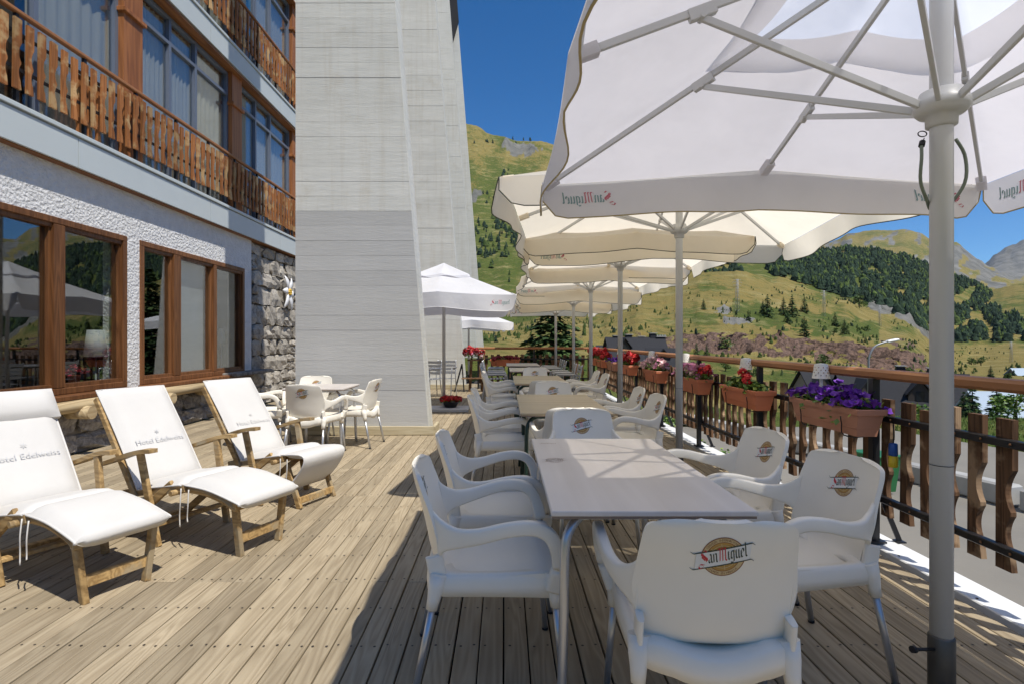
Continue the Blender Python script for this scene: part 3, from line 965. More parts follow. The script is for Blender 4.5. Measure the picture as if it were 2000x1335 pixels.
def house(name, label, x, D, w, dp, ze, zr, zb, rz, roofm, dormers=(), chims=(), gable=True, cat='house', group='village houses'):
    """ridge along local x; walls from zb to ze, ridge at zr"""
    X = (x - 985) / 1050.0 * D
    t = thing(name, label, cat, (X, D, zb), rz, group)
    e = ze - zb; r = zr - zb
    mb = MB()
    mb.add([(-w/2, -dp/2, 0), (w/2, -dp/2, 0), (w/2, dp/2, 0), (-w/2, dp/2, 0), (-w/2, -dp/2, e), (w/2, -dp/2, e), (w/2, dp/2, e), (-w/2, dp/2, e), (-w/2, 0, r - .1), (w/2, 0, r - .1)],
           [(0, 1, 5, 4), (2, 3, 7, 6), (1, 2, 6, 9, 5), (3, 0, 4, 8, 7)])
    mb.build('wall', M_housewall, t)
    o = .5; k = (r - e) / (dp / 2)
    for s_ in (-1, 1):
        mb = MB()
        a = [(-w/2 - o, s_ * (dp/2 + o), e - k * o), (w/2 + o, s_ * (dp/2 + o), e - k * o), (w/2 + o, 0, r), (-w/2 - o, 0, r)]
        mb.add(a + [(p[0], p[1], p[2] + .22) for p in a], [(0, 1, 2, 3), (4, 5, 6, 7), (0, 1, 5, 4), (1, 2, 6, 5), (2, 3, 7, 6), (3, 0, 4, 7)])
        rf = mb.build('roof', roofm, t)
        if s_ == -1:
            for (cx, cy, ch) in chims:
                zc = r - abs(cy) * k
                MB().box((cx, cy, zc + ch / 2 - .5), (1.0, .8, ch + 1.0)).build('chimney', M_slate, rf)
                mb2 = MB().box((cx, cy, zc + ch + .12), (1.3, 1.1, .1))
                for q in (-.35, 0, .35):
                    mb2.box((cx + q, cy, zc + ch + .03), (.14, .5, .16))
                mb2.build('chimney_cap', M_kerb, rf)
            for (cx, dw, dh, yo) in dormers:
                # gabled dormer facing -y
                zb0 = r - (dp / 2 - yo) * k - .3
                y0 = -dp / 2 + yo - .02
                depth = dp / 2 - yo
                mb2 = MB(); g = [(-dw/2, 0), (dw/2, 0), (dw/2, dh * .45), (0, dh), (-dw/2, dh * .45)]
                mb2.prism(g, depth, 0, Matrix.Translation((cx, y0 + depth / 2, zb0)))
                mb2.build('dormer', M_housewood, rf)
                mb2 = MB()
                for q in (-1, 1):
                    A = Vector((cx, y0 - .35, zb0 + dh + .1)); Bq = Vector((cx + q * (dw/2 + .35), y0 - .35, zb0 + dh * .45 - .18))
                    vs = [A, Bq, Bq + Vector((0, depth + .3, 0)), A + Vector((0, depth + .3, 0))]
                    vs = vs + [p + Vector((0, 0, .16)) for p in vs]
                    mb2.add(vs, [(0, 1, 2, 3), (4, 5, 6, 7), (0, 1, 5, 4), (1, 2, 6, 5), (2, 3, 7, 6), (3, 0, 4, 7)])
                mb2.build('dormer_roof', roofm, rf)
                MB().box((cx, y0 - .02, zb0 + dh * .36), (dw * .34, .1, dh * .4)).build('window', M_winpane, rf)
    for i in range(max(1, int(w / 3))):
        wx = -w / 2 + (i + .5) * w / max(1, int(w / 3))
        f = MB().box((wx, -dp / 2, e * .62), (1.1, .12, 1.4)).build('window', M_winpane, t)
    return t
house('slate_house', 'dark slate roofed house with a gable, leftmost of the roofs below the rail', 1608, 80, 7.2, 8, -8.6, -3.2, -14, .18, M_slate, [(-2.1, 2.6, 3.6, 1.2), (1.6, 1.6, 2.2, 2.2)], [(2.6, .6, 1.2)])
house('slate_house', 'dark slate roofed house behind the purple petunias and white lantern', 1700, 78, 8.5, 9, -9.0, -3.7, -14, -.12, M_slate, [(-2.2, 3.0, 3.8, 1.0), (1.4, 1.8, 2.4, 2.6)], [(3.0, .8, 1.5)])
house('slate_house', 'wide dark slate roof just left of the near parasol pole', 1795, 74, 10, 10, -9.4, -3.4, -14, -.42, M_slate, [(-.6, 2.6, 3.2, 2.0)], [(-2.0, .4, 1.5), (1.6, .5, 1.4)])
house('slate_block', 'dark slate apartment block with many chimneys beyond the far geraniums', 1240, 92, 9.5, 7, -2.6, 1.6, -6, .1, M_slate, [(-2.4, 1.8, 2.4, 1.6)], [(-3.2, .3, .7), (-1.0, .3, .9), (1.2, .4, .7), (3.2, .2, 1.0)], cat='building', group='slate blocks')
house('slate_block', 'low slate block with a lean roof left of the chimney block', 1196, 96, 5.0, 6, -3.0, 0.2, -6, .05, M_slate, [], [(1.6, .3, .6)], cat='building', group='slate blocks')
house('slate_block', 'slate block with sloping roof behind the middle parasol pole', 1292, 90, 4.2, 6, -3.6, -.2, -7, -.2, M_slate, [(.2, 1.6, 2.0, 1.4)], [], cat='building', group='slate blocks')
t = thing('slate_tower', 'square slate tower with a crenellated cap rising over the slate blocks', 'building', ((1288 - 985) / 1050 * 93, 93, -6), .1, 'slate blocks')
MB().box((0, 0, 3.9), (1.55, 1.6, 7.8)).build('wall', M_slate, t)
mb = MB().box((0, 0, 7.9), (1.8, 1.9, .14))
for k in range(4): mb.box((-.66 + k * .44, -.7, 8.08), (.2, .3, .24))
mb.build('chimney_cap', M_kerb, t)
house('metal_roof_house', 'house with pale blue metal roof at the right edge below the rail', 1985, 50, 6.4, 7, -5.9, -3.7, -9, -.35, M_slate2, [], [])
house('stone_house', 'far grey roofed stone house at the right edge on the valley floor', 1990, 150, 4.4, 4, -8.6, -6.6, -11.4, .1, M_slate2, [], [])

# ================================================================== DECK
deck = thing('deck', None, None)
deck['kind'] = 'structure'; deck['label'] = 'weathered timber deck of long screwed boards'
PITCH = 0.1042; BW = 0.0975; LEN = 2.56; JO = 0.32
DX0, DX1 = -4.90, 2.36
DY0, DY1 = 0.34, 16.0
def board_mb(L, mb=None, x=0, y=0, z=0):
    mb = mb or MB()
    return mb.box((x, y, -.014 + z), (BW, L - .004, .028), ch=.0028)
bme = board_mb(LEN).mesh('deck_board', M_deck)
cols = int((DX1 - DX0) / PITCH)
boards = []
for i in range(cols):
    x = DX0 + (i + .5) * PITCH
    y = DY0 - R.choice((0, 0, 3, 4, 5)) * JO
    while y < DY1:
        boards.append((y, x)); y += LEN
boards.sort(key=lambda q: (max(q[0], 0) ** 2 + (q[1] * .8) ** 2))
far = MB()
for k, (y, x) in enumerate(boards):
    dz = R.uniform(-.0015, .0015)
    if k < 300:
        link('deck_board', bme, deck, (x + R.uniform(-.001, .001), y + LEN / 2, dz), (0, 0, R.uniform(-.0006, .0006)))
    else:
        board_mb(LEN, far, x, y + LEN / 2, dz)
o = far.build('deck_boards', M_deck, deck); o['kind'] = 'stuff'
mb = MB()
for i in range(cols):
    x = DX0 + (i + .5) * PITCH
    for j in range(34):
        y = DY0 + j * JO + .03
        for s_ in (-1, 1):
            if R.random() < .03: continue
            px, py = x + s_ * .028 + R.uniform(-.004, .004), y + R.uniform(-.008, .008)
            r_ = R.uniform(.0050, .0066)
            mb.add([(px + r_ * math.cos(q * PI / 3), py + r_ * math.sin(q * PI / 3), .0022) for q in range(6)], [(0, 1, 2, 3, 4, 5)])
o = mb.build('screw_heads', M_screw, deck); o['kind'] = 'stuff'
mb = MB().box(((DX0 + DX1) / 2, 8.0, -.20), (DX1 - DX0, 16.2, .1))  # near-black sheet under the boards gives the gaps their shade by colour
for j in range(50):
    mb.box(((DX0 + DX1) / 2, DY0 + j * JO + .03, -.09), (DX1 - DX0 - .02, .06, .1))
mb.build('joists_and_gap_shade', M_gapshade, deck)
# white metal edging with bolts
edge = MB().box((2.465, 7.2, -.035), (.19, 16.8, .05), ch=.006).build('deck_edging', M_white_edge, deck)
mb = MB().box((2.45, 7.2, -.40), (.12, 16.8, .60))
mb.build('deck_edge_wall', M_kerb, deck)
mb = MB()
for j in range(60):
    mb.lathe([(.007, 0), (.007, .003), (.003, .005)], (2.40, .3 + j * .27, -.0105), 6)
o = mb.build('edging_screws', M_screw, deck); o['kind'] = 'stuff'

# ================================================================== HOTEL
WX = -4.92
hotel = thing('hotel_building', 'hotel facade with white stucco, timber windows and balconies at the left', 'building', (WX, 8, 0))
HO = Vector((WX, 8, 0))
def hb(mb, name, mat, parent=None):
    """build in world coordinates under a child of the hotel"""
    p = parent or hotel
    o = mb.build(name, mat, p)
    base = HO if p is hotel else HO + Vector(p.location)
    o.data.transform(Matrix.Translation(-base))
    return o
Y0, Y1, YS = 0.5, 29.0, 10.46          # stucco ends at YS
W1 = (3.6, 6.99); W2 = (7.25, 10.15); WZ0, WZ1 = 0.70, 2.645
T_ = 0.30
def wallbox(mb, ya, yb, za, zb, x0=WX, t=T_):
    mb.box((x0 - t / 2, (ya + yb) / 2, (za + zb) / 2), (t, yb - ya, zb - za))
mb = MB()
wallbox(mb, Y0, W1[0], .62, 3.3); wallbox(mb, W1[1], W2[0], .62, 3.3); wallbox(mb, W2[1], YS, .62, 3.3)
wallbox(mb, W1[0], W1[1], WZ1, 3.3); wallbox(mb, W2[0], W2[1], WZ1, 3.3)
hb(mb, 'stucco_wall', M_stucco)
# window reveals painted smooth on the right end of the stucco
# ---- timber windows of the ground floor
def timber_window(ya, yb, mulls, lab):
    fx = WX - .065
    mb = MB(); fw = .072
    mb.box((fx, (ya + yb) / 2, WZ1 - fw / 2), (.17, yb - ya, fw), ch=.006)
    mb.box((fx, (ya + yb) / 2, WZ0 + fw / 2), (.17, yb - ya, fw), ch=.006)
    mb.box((fx, ya + fw / 2, (WZ0 + WZ1) / 2), (.168, fw, WZ1 - WZ0 - 2 * fw))
    mb.box((fx, yb - fw / 2, (WZ0 + WZ1) / 2), (.168, fw, WZ1 - WZ0 - 2 * fw))
    # inner stepped bead
    mb.box((fx + .005, (ya + yb) / 2, WZ1 - fw - .022), (.12, yb - ya - 2 * fw, .044))
    mb.box((fx + .005, (ya + yb) / 2, WZ0 + fw + .022), (.12, yb - ya - 2 * fw, .044))
    w = hb(mb, 'window_frame', M_winwood); w['label'] = lab
    sill = MB().box((WX + .05, (ya + yb) / 2, WZ0 - .03), (.26, yb - ya + .06, .055), ch=.008)
    hb(sill, 'window_sill', M_winwood, w)
    cuts = [ya + fw] + [q for m_ in mulls for q in m_] + [yb - fw]
    for (a, b_) in mulls:
        hb(MB().box((fx + .005, (a + b_) / 2, (WZ0 + WZ1) / 2), (.160, b_ - a, WZ1 - WZ0 - 2 * fw), ch=.01), 'mullion', M_winwood, w)
    for k in range(0, len(cuts), 2):
        a, b_ = cuts[k], cuts[k + 1]
        hb(MB().box((0, 0, 0), (.008, b_ - a + .01, WZ1 - WZ0 - 2 * fw - .09), M=Matrix.Translation((fx + .020, (a + b_) / 2, (WZ0 + WZ1) / 2)) @ Matrix.Rotation(math.radians(1.7), 4, 'Z')), 'pane', M_glass, w)
        # sash beads beside each pane
        for q in (a + .014, b_ - .014):
            hb(MB().box((fx + .022, q, (WZ0 + WZ1) / 2), (.05, .022, WZ1 - WZ0 - 2 * fw - .088)), 'sash', M_winwood, w)
    return w
timber_window(W1[0], W1[1], [(4.60, 4.76), (5.85, 6.00)], 'large timber window nearer the camera, reflecting parasols')
w2 = timber_window(W2[0], W2[1], [(7.98, 8.15), (9.08, 9.17)], 'timber window with three panes, the middle one with a pale blind')
hb(MB().box((WX - .16, 8.615, 1.67), (.01, .88, 1.72)), 'roller_blind', plain('pale_grey_blind', (0.42, 0.42, 0.44), 0.9), w2)
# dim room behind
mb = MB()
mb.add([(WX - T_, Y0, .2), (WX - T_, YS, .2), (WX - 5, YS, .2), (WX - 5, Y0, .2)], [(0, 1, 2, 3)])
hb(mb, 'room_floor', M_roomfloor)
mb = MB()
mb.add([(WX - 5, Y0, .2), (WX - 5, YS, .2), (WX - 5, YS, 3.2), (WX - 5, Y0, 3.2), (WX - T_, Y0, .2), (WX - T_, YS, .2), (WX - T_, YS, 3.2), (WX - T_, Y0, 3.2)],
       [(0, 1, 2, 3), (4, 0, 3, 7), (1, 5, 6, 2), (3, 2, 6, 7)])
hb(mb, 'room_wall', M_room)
hb(MB().box((WX - T_ - .12, (W1[0] + W2[1]) / 2, WZ0 - .04), (.42, 6.6, .05)), 'inner_sill', M_winwood)

# ---- stone wall behind the buttress, stone by stone
SYa, SYb = YS, 14.2
mb = MB(); mb.box((WX - .22, (SYa + SYb) / 2, 1.65), (.30, SYb - SYa, 3.30))
sw = hb(mb, 'stone_wall', M_mortar)
def stone_mesh(w, h, d, seed):
    Q = random.Random(seed); bm = bmesh.new()
    bmesh.ops.create_cube(bm, size=1)
    bmesh.ops.subdivide_edges(bm, edges=bm.edges[:], cuts=2, use_grid_fill=True)
    for v_ in bm.verts:
        p = v_.co
        # rounded block, lumpy face
        q = Vector((p.x, p.y, p.z)) * 2
        cx = 1 - .13 * (abs(q.y) > .9) * (abs(q.z) > .9) * Q.uniform(.3, 1.6)
        v_.co = Vector((p.x * d * (1 - .28 * ((abs(q.y) > .9) or (abs(q.z) > .9)) * Q.uniform(.4, 1.2)) + Q.uniform(-.03, .03),
                        p.y * w * cx + Q.uniform(-.02, .02), p.z * h * cx + Q.uniform(-.02, .02)))
    me = bpy.data.meshes.new('stone'); bm.to_mesh(me); bm.free()
    return me
def fill_stones(parent, base, ya, yb, za, zb, hh, ww, mat, xface, seed):
    Q = random.Random(seed); z = za; n = 0
    while z < zb - .06:
        h = min(Q.uniform(*hh), zb - z)
        if zb - z - h < .1: h = zb - z
        y = ya - Q.uniform(0, .2)
        while y < yb:
            w = Q.uniform(*ww)
            y2 = min(y + w, yb); y1 = max(y, ya)
            if y2 - y1 > .07:
                parts_ = [(z, h)] if h < .3 or Q.random() < .7 else [(z, h * .5), (z + h * .5, h * .5)]
                for zz, h2 in parts_:
                    me = stone_mesh(y2 - y1 - .02, h2 - .02, .16, Q.randrange(10 ** 6)); me.materials.append(mat)
                    o = link('stone', me, parent)
                    o.location = Vector((xface - .02 + Q.uniform(-.025, .03), (y1 + y2) / 2, zz + h2 / 2)) - base
                    n += 1
            y = y2 if y2 < yb else yb
            if y2 >= yb: break
        z += h
fill_stones(sw, HO, SYa + .01, SYb, .0, 3.2, (.26, .46), (.28, .62), M_stone, WX - .03, 5)
mb = MB(); mb.box((WX - .20, (Y0 + YS) / 2, .30), (.30, YS - Y0, .62))
sb_ = hb(mb, 'stone_base', M_mortar)
fill_stones(sb_, HO, 3.4, YS, .0, .60, (.2, .34), (.3, .75), M_darkstone, WX - .03, 8)
# log ledge with cut log ends
mb = MB()
mb.tube([(WX + .12, 3.2, .575), (WX + .12, 5.0, .57), (WX + .13, 7.2, .575), (WX + .12, 9.4, .57)], [.095, .09, .1, .085], 12, flat=(1.25, .8))
led = hb(mb, 'log_ledge', M_log)
for y in (3.9, 5.35, 6.02, 7.5, 8.62, 9.3):
    e = MB().tube([(WX - .05, y, .50), (WX + .31, y, .495)], .075, 12)
    hb(e, 'log_end', M_log, led)
hb(MB().box((WX + .10, 10.1, .70), (.34, 1.5, .06), ch=.012), 'stone_shelf', M_darkstone)

# ---- upper storeys
SX = -4.79
PITCH_Z = 2.925
def storey(k, full=True):
    zo = k * PITCH_Z
    sl = MB(); sl.box(((SX - .03 - 5.4) / 2, 14.5, 3.43 + zo), (abs(SX - .03 + 5.4), 29, .36))
    slab = hb(sl, 'balcony_slab', M_slab)
    y = .6
    while y < 28.5:                                   # fascia panels
        hb(MB().box((SX - .015, y + 1.36, 3.40 + zo), (.03, 2.715, .33), ch=.003), 'fascia_panel', M_slab, slab); y += 2.725
    hb(MB().box((SX - .01, 14.5, 3.605 + zo), (.06, 29, .05), ch=.006), 'slab_lip', M_slab, slab)
    hb(MB().box((SX - .13, 14.5, 3.236 + zo), (.18, 29, .02)), 'soffit_strip', M_soffit, slab)
    # soffit of the storey above
    so = MB(); so.box((SX - .30, 14.5, 6.13 + zo), (.56, 29, .03))
    hb(so, 'soffit', M_soffit)
    # timber posts
    bays = [1.45, 4.20, 6.95, 9.70, 12.45, 15.2]
    for y in bays:
        p = hb(MB().box((-4.985, y + .14, 4.87 + zo), (.19, .36, 2.50), ch=.008), 'timber_post', M_postwood)
        hb(MB().box((-4.975, y + .14, 5.55 + zo), (.25, .42, .06), ch=.008), 'post_bracket', M_postwood, p)
    GX = -5.0
    for a, b_ in zip(bays, bays[1:]):
        a += .32; b_ -= .04
        w_ = b_ - a; cuts = [a, a + w_ * .30, a + w_ * .58, b_]
        if abs(a - 4.52) < .05: cuts = [a, 5.70, b_]
        mb = MB(); f = .055
        for zz in (3.62 + f / 2, 5.70, 6.10 - f / 2):
            mb.box((GX, (a + b_) / 2, zz + zo), (.07, w_, f), ch=.004)
        for c_ in cuts:
            mb.box((GX + .003, min(max(c_, a + f / 2), b_ - f / 2), 4.86 + zo), (.068, f, 2.42))
        fr = hb(mb, 'balcony_window', M_winalu)
        for c0, c1 in zip(cuts, cuts[1:]):
            hb(MB().box((GX - .012, (c0 + c1) / 2, 4.66 + zo), (.007, c1 - c0 - .05, 2.02)), 'pane', M_glassup, fr)
            hb(MB().box((GX - .012, (c0 + c1) / 2, 5.895 + zo), (.007, c1 - c0 - .05, .33)), 'pane', M_glassup, fr)
        # curtains in folds; some only added as pale stand-in for reflected concrete
        for ci, (c0, c1) in enumerate(zip(cuts, cuts[1:])):
            if abs(a - 4.52) < .05 and ci == 0: continue
            rows = [[(GX - .085 + .018 * math.sin(q * 1.9), c0 + (c1 - c0) * q / 24, zz + zo) for q in range(25)] for zz in (3.64, 6.05)]
            cm = MB(); cm.grid(rows)
            hb(cm, 'curtain', M_bluecurtain if k == 1 and ci == 0 else M_curtain, fr)
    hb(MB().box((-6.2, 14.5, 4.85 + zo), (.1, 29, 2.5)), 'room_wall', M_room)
    # railing
    mb = MB()
    mb.bar((SX - .02, .6, 4.54 + zo), (SX - .02, 28.5, 4.54 + zo), .062, .045, ch=.010)
    rail = hb(mb, 'handrail', M_rail)
    mb = MB()
    for zz in (4.33, 3.98): mb.bar((SX - .02, .6, zz + zo), (SX - .02, 28.5, zz + zo), .016, .032)
    hb(mb, 'rail_bar', M_black, rail)
    y = 1.0
    while y < 14:
        hb(MB().box((SX - .025, y, 4.06 + zo), (.035, .035, .93)), 'railing_post', M_black, rail); y += .86
    return rail
rails = [storey(0), storey(1)]
# wavy pickets, shared mesh
def picket_outline(w, h):
    """straight left edge, right edge scooped twice with points between"""
    pts = [(-w / 2, 0), (w / 2, 0)]
    for q in range(1, 21):
        f = .10 + .56 * q / 21
        pts.append((w / 2 - .40 * w * abs(math.sin(PI * (f - .10) / .28)) ** .8, f * h))
    pts += [(w / 2, .67 * h), (w / 2, h), (-w / 2, h)]
    return pts
RZ = Matrix.Rotation(PI / 2, 4, 'Z')
pk = []
for i in range(3):
    w_ = .072 + .004 * i
    pk.append(MB().prism(picket_outline(w_, .68 + .008 * i), .026, 0, RZ).mesh('picket', M_balwood))
for k, rail in enumerate(rails):
    base = HO + Vector(rail.location)
    y = 2.0 if k == 0 else 5.2
    while y < 13.9:
        # solid stretch of doubled boards by the room divider
        o = link('picket', R.choice(pk), rail)
        o.location = Vector((SX + .012, y, 3.755 + k * PITCH_Z + R.uniform(-.012, .012))) - base
        o.rotation_euler = (R.uniform(-.015, .015), 0, R.uniform(-.02, .02))
        if 6.1 < y < 6.5 and k == 0:
            o2 = link('picket', pk[0], rail); o2.location = Vector((SX - .10, y + .07, 3.66)) - base
        y += .142
mb = MB(); wallbox(mb, Y0, Y1, 9.08, 18.5, -5.2, .4); wallbox(mb, SYb, Y1, 0, 3.3, WX, .3)
hb(mb, 'upper_wall', M_stucco)

# edelweiss ornament
fl = thing('edelweiss_ornament', 'white edelweiss flower ornament fixed to the stone wall', 'ornament', (WX + .10, 11.95, 2.36))
for k, (a, L) in enumerate([(62, .40), (118, .42), (176, .30), (238, .47), (292, .50), (345, .30)]):
    a = math.radians(a)
    rows = []
    for i in range(8):
        t_ = i / 7
        w_ = .085 * math.sin(PI * min(1, .12 + t_ * .88)) ** .8 + .004
        c_ = Vector((.02 + .05 * math.sin(PI * t_), math.cos(a) * (.04 + L * t_), math.sin(a) * (.04 + L * t_)))
        s_ = Vector((0, -math.sin(a), math.cos(a)))
        rows.append([tuple(c_ - s_ * w_), tuple(c_ + Vector((.03 * (1 - t_), 0, 0))), tuple(c_ + s_ * w_)])
    rows = [[tuple(Vector(p) * .86) for p in r_] for r_ in rows]
    o = MB().grid(rows).build('petal', M_whitepaint, fl)
    md = o.modifiers.new('thickness', 'SOLIDIFY'); md.thickness = .012
mb = MB()
for i in range(9):
    a = 2 * PI * i / 8; r_ = .05 if i < 8 else 0
    mb.lathe([(.028, -.02), (.03, .01), (.02, .03), (.004, .035)], n=8, M=Matrix.Translation((.05, r_ * math.cos(a), r_ * math.sin(a))) @ Matrix.Rotation(PI / 2, 4, 'Y'))
mb.build('flower_centre', M_yellow, fl)

# things seen through the glass
t = thing('room_lamp', 'lamp with white shade standing behind the near window', 'lamp', (-5.28, 6.95, .67))
MB().lathe([(.07, 0), (.07, .015), (.012, .03), (.012, .5)], n=12).build('lamp_stand', M_pylon, t)
MB().lathe([(.135, .42), (.095, .76), (.09, .76), (.13, .42)], n=20).build('lamp_shade', M_bright, t)
t = thing('room_lamp', 'small lamp with white shade behind the third pane of the far timber window', 'lamp', (-5.40, 10.25, .67))
MB().lathe([(.06, 0), (.06, .015), (.012, .03), (.012, .6)], n=12).build('lamp_stand', M_whitelamp, t)
MB().lathe([(.09, .55), (.035, .85), (.03, .85), (.085, .55)], n=16).build('lamp_shade', M_whitelamp, t)
t = thing('poinsettia', 'red poinsettia in a pot behind the near window', 'plant', (-5.22, 6.52, .78))
MB().lathe([(.05, 0), (.07, .1), (.072, .1)], n=12).build('pot', M_terra, t)
mb = MB()
for i in range(70):
    a = R.uniform(0, 2 * PI); r_ = R.random() ** .5 * .15; z_ = .12 + (.15 - r_) * .7 + R.uniform(-.03, .03)
    d_ = Vector((math.cos(a), math.sin(a), R.uniform(-.4, .5))).normalized(); s_ = d_.cross(Vector((0, 0, 1))).normalized()
    c_ = Vector((r_ * math.cos(a), r_ * math.sin(a), z_))
    mb.add([c_ - d_ * .04, c_ + s_ * .022, c_ + d_ * .05, c_ - s_ * .022], [(0, 1, 2, 3)])
mb.build('red_leaves', plain('poinsettia_red', (0.55, 0.03, 0.07), 0.6, var=.25), t)

# ================================================================== BUTTRESSES
FX0 = -2.88
def fx(z): return -1.035 - .079 * z
FY = [7.42, 14.44, 21.45, 28.46]
FL = ['nearest tall board marked concrete buttress, two toned grey',
      'second concrete buttress, behind the white parasol',
      'third concrete buttress, seen as a narrow strip beside the second',
      'farthest concrete buttress against the sky, with dark slate at its top']
HB = .205
for k, y in enumerate(FY):
    t = thing('concrete_buttress', FL[k], 'buttress', (FX0, y, 0), 0, 'concrete buttresses')
    H = 20.0
    th_ = .42
    mb = MB()
    mb.add([(0, .004, -.3), (fx(-.3) - FX0, .004, -.3), (fx(H) - FX0, .004, H), (0, .004, H), (0, th_, -.3), (fx(-.3) - FX0, th_, -.3), (fx(H) - FX0, th_, H), (0, th_, H)],
           [(0, 1, 2, 3), (4, 5, 6, 7), (0, 1, 5, 4), (1, 2, 6, 5), (2, 3, 7, 6), (3, 0, 4, 7)])
    mb.build('core', M_conc, t)
    # boards cast into the front face
    top = (6.6, 11.6, 16, 20)[k]
    nb_ = int(top / HB); farm = MB()
    for i in range(nb_):
        z0 = i * HB + R.choice((0, 0, 0, 0, .0012, .0012, .003)); z1 = (i + 1) * HB - .0008
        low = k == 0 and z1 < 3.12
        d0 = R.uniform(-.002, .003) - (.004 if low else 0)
        tl = R.uniform(-.004, .004)
        vs = []
        for yy in (-.006 + d0, .02):
            vs += [(.001, yy, z0), (fx(z0) - FX0 - .004, yy, z0 + tl * .3), (fx(z1) - FX0 - .004, yy, z1 + tl * .3), (.001, yy, z1)]
        q = MB() if k < 2 else farm
        q.add(vs, [(0, 1, 2, 3), (4, 5, 6, 7), (0, 1, 5, 4), (1, 2, 6, 5), (2, 3, 7, 6), (3, 0, 4, 7)])
        if k < 2:
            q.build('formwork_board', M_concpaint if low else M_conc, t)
    if k >= 2:
        o = farm.build('formwork_boards', M_conc, t); o['kind'] = 'stuff'
    # timber skirting at the foot
    L = fx(0) - FX0 + .02
    MB().box((L / 2, -.035, .062), (L + .10, .045, .118), ch=.004).build('skirting_board', M_kick, t)
    MB().box((L + .045, th_ / 2 - .01, .062), (.045, th_ + .05, .118), ch=.004).build('skirting_board', M_kick, t)
    if k == 3:
        z0, z1 = 16.9, 20.0
        mb = MB(); q = [(-.05, -.06), (fx(18.0) - FX0 + .12, -.06)]
        mb.prism([(-.02, z0 - .9), (fx(z0) - FX0 - .4, z0 - .1), (fx(18.1) - FX0 + .06, 18.1), (fx(z1) - FX0 + .06, z1), (-.02, z1)], .14, 0, Matrix.Translation((0, -.09, 0)))
        mb.build('slate_cladding', M_slate, t)

# ================================================================== LETTERING
def nib(paths, w=.16, ang=40):
    """broad pen strokes -> quads in 2D"""
    n = Vector((math.cos(math.radians(ang)), math.sin(math.radians(ang)))) * w / 2
    out = []
    for p in paths:
        for a, b in zip(p, p[1:]):
            a = Vector(a); b = Vector(b)
            out.append([tuple(a - n), tuple(a + n), tuple(b + n), tuple(b - n)])
    return out
GLY = {
 'S': ([[(.95, 1.30), (.70, 1.50), (.30, 1.22), (.28, 1.05), (.86, .50), (.84, .20), (.45, -.12), (.05, -.02), (-.18, -.28), (-.02, -.50), (.30, -.40), (.62, -.05)], [(.42, 1.18), (.48, 1.0), (.98, .52), (.98, .30)], [(.30, .80), (.72, .36)]], 1.05),
 'a': ([[(.08, .82), (.30, 1.0), (.42, .86), (.42, .12), (.54, 0)], [(.42, .55), (.12, .36), (.10, .12), (.24, 0), (.42, .18)]], .62),
 'n': ([[(.02, .88), (.12, .95), (.12, .02)], [(.12, .80), (.36, 1.0), (.46, .84), (.46, .08), (.56, 0)]], .66),
 'M': ([[(-.08, 1.22), (.12, 1.46), (.30, 1.36), (.22, .05)], [(.30, 1.30), (.50, 1.48), (.62, 1.36), (.58, .02)], [(.62, 1.30), (.84, 1.48), (.96, 1.36), (.94, .12), (1.08, -.04)], [(.98, 1.36), (1.12, 1.42)]], 1.2),
 'i': ([[(.04, .88), (.12, .96), (.12, .12), (.24, 0)], [(.08, 1.24), (.18, 1.34)]], .34),
 'g': ([[(.44, .92), (.16, .92), (.10, .22), (.24, .06), (.44, .22)], [(.46, 1.0), (.46, -.26), (.30, -.42), (.06, -.32)]], .64),
 'u': ([[(.02, .9), (.12, .98), (.12, .14), (.26, 0), (.46, .20)], [(.46, 1.0), (.46, .08), (.58, 0)]], .66),
 'e': ([[(.12, .44), (.44, .66), (.40, .90), (.26, 1.0), (.10, .80), (.10, .16), (.24, 0), (.44, .16)]], .58),
 'l': ([[(.04, 1.46), (.12, 1.56), (.12, .12), (.26, 0)]], .34),
}
def wordmark(slant=.12):
    """returns [(quad, is_capital)], width"""
    x = 0; out = []
    for ch in 'SanMiguel':
        paths, adv = GLY[ch]
        for q in nib(paths, .17 if ch in 'SM' else .19):
            out.append(([(x + px + slant * py, py) for px, py in q], ch in 'SM'))
        x += adv
    return out, x
WM, WMW = wordmark()
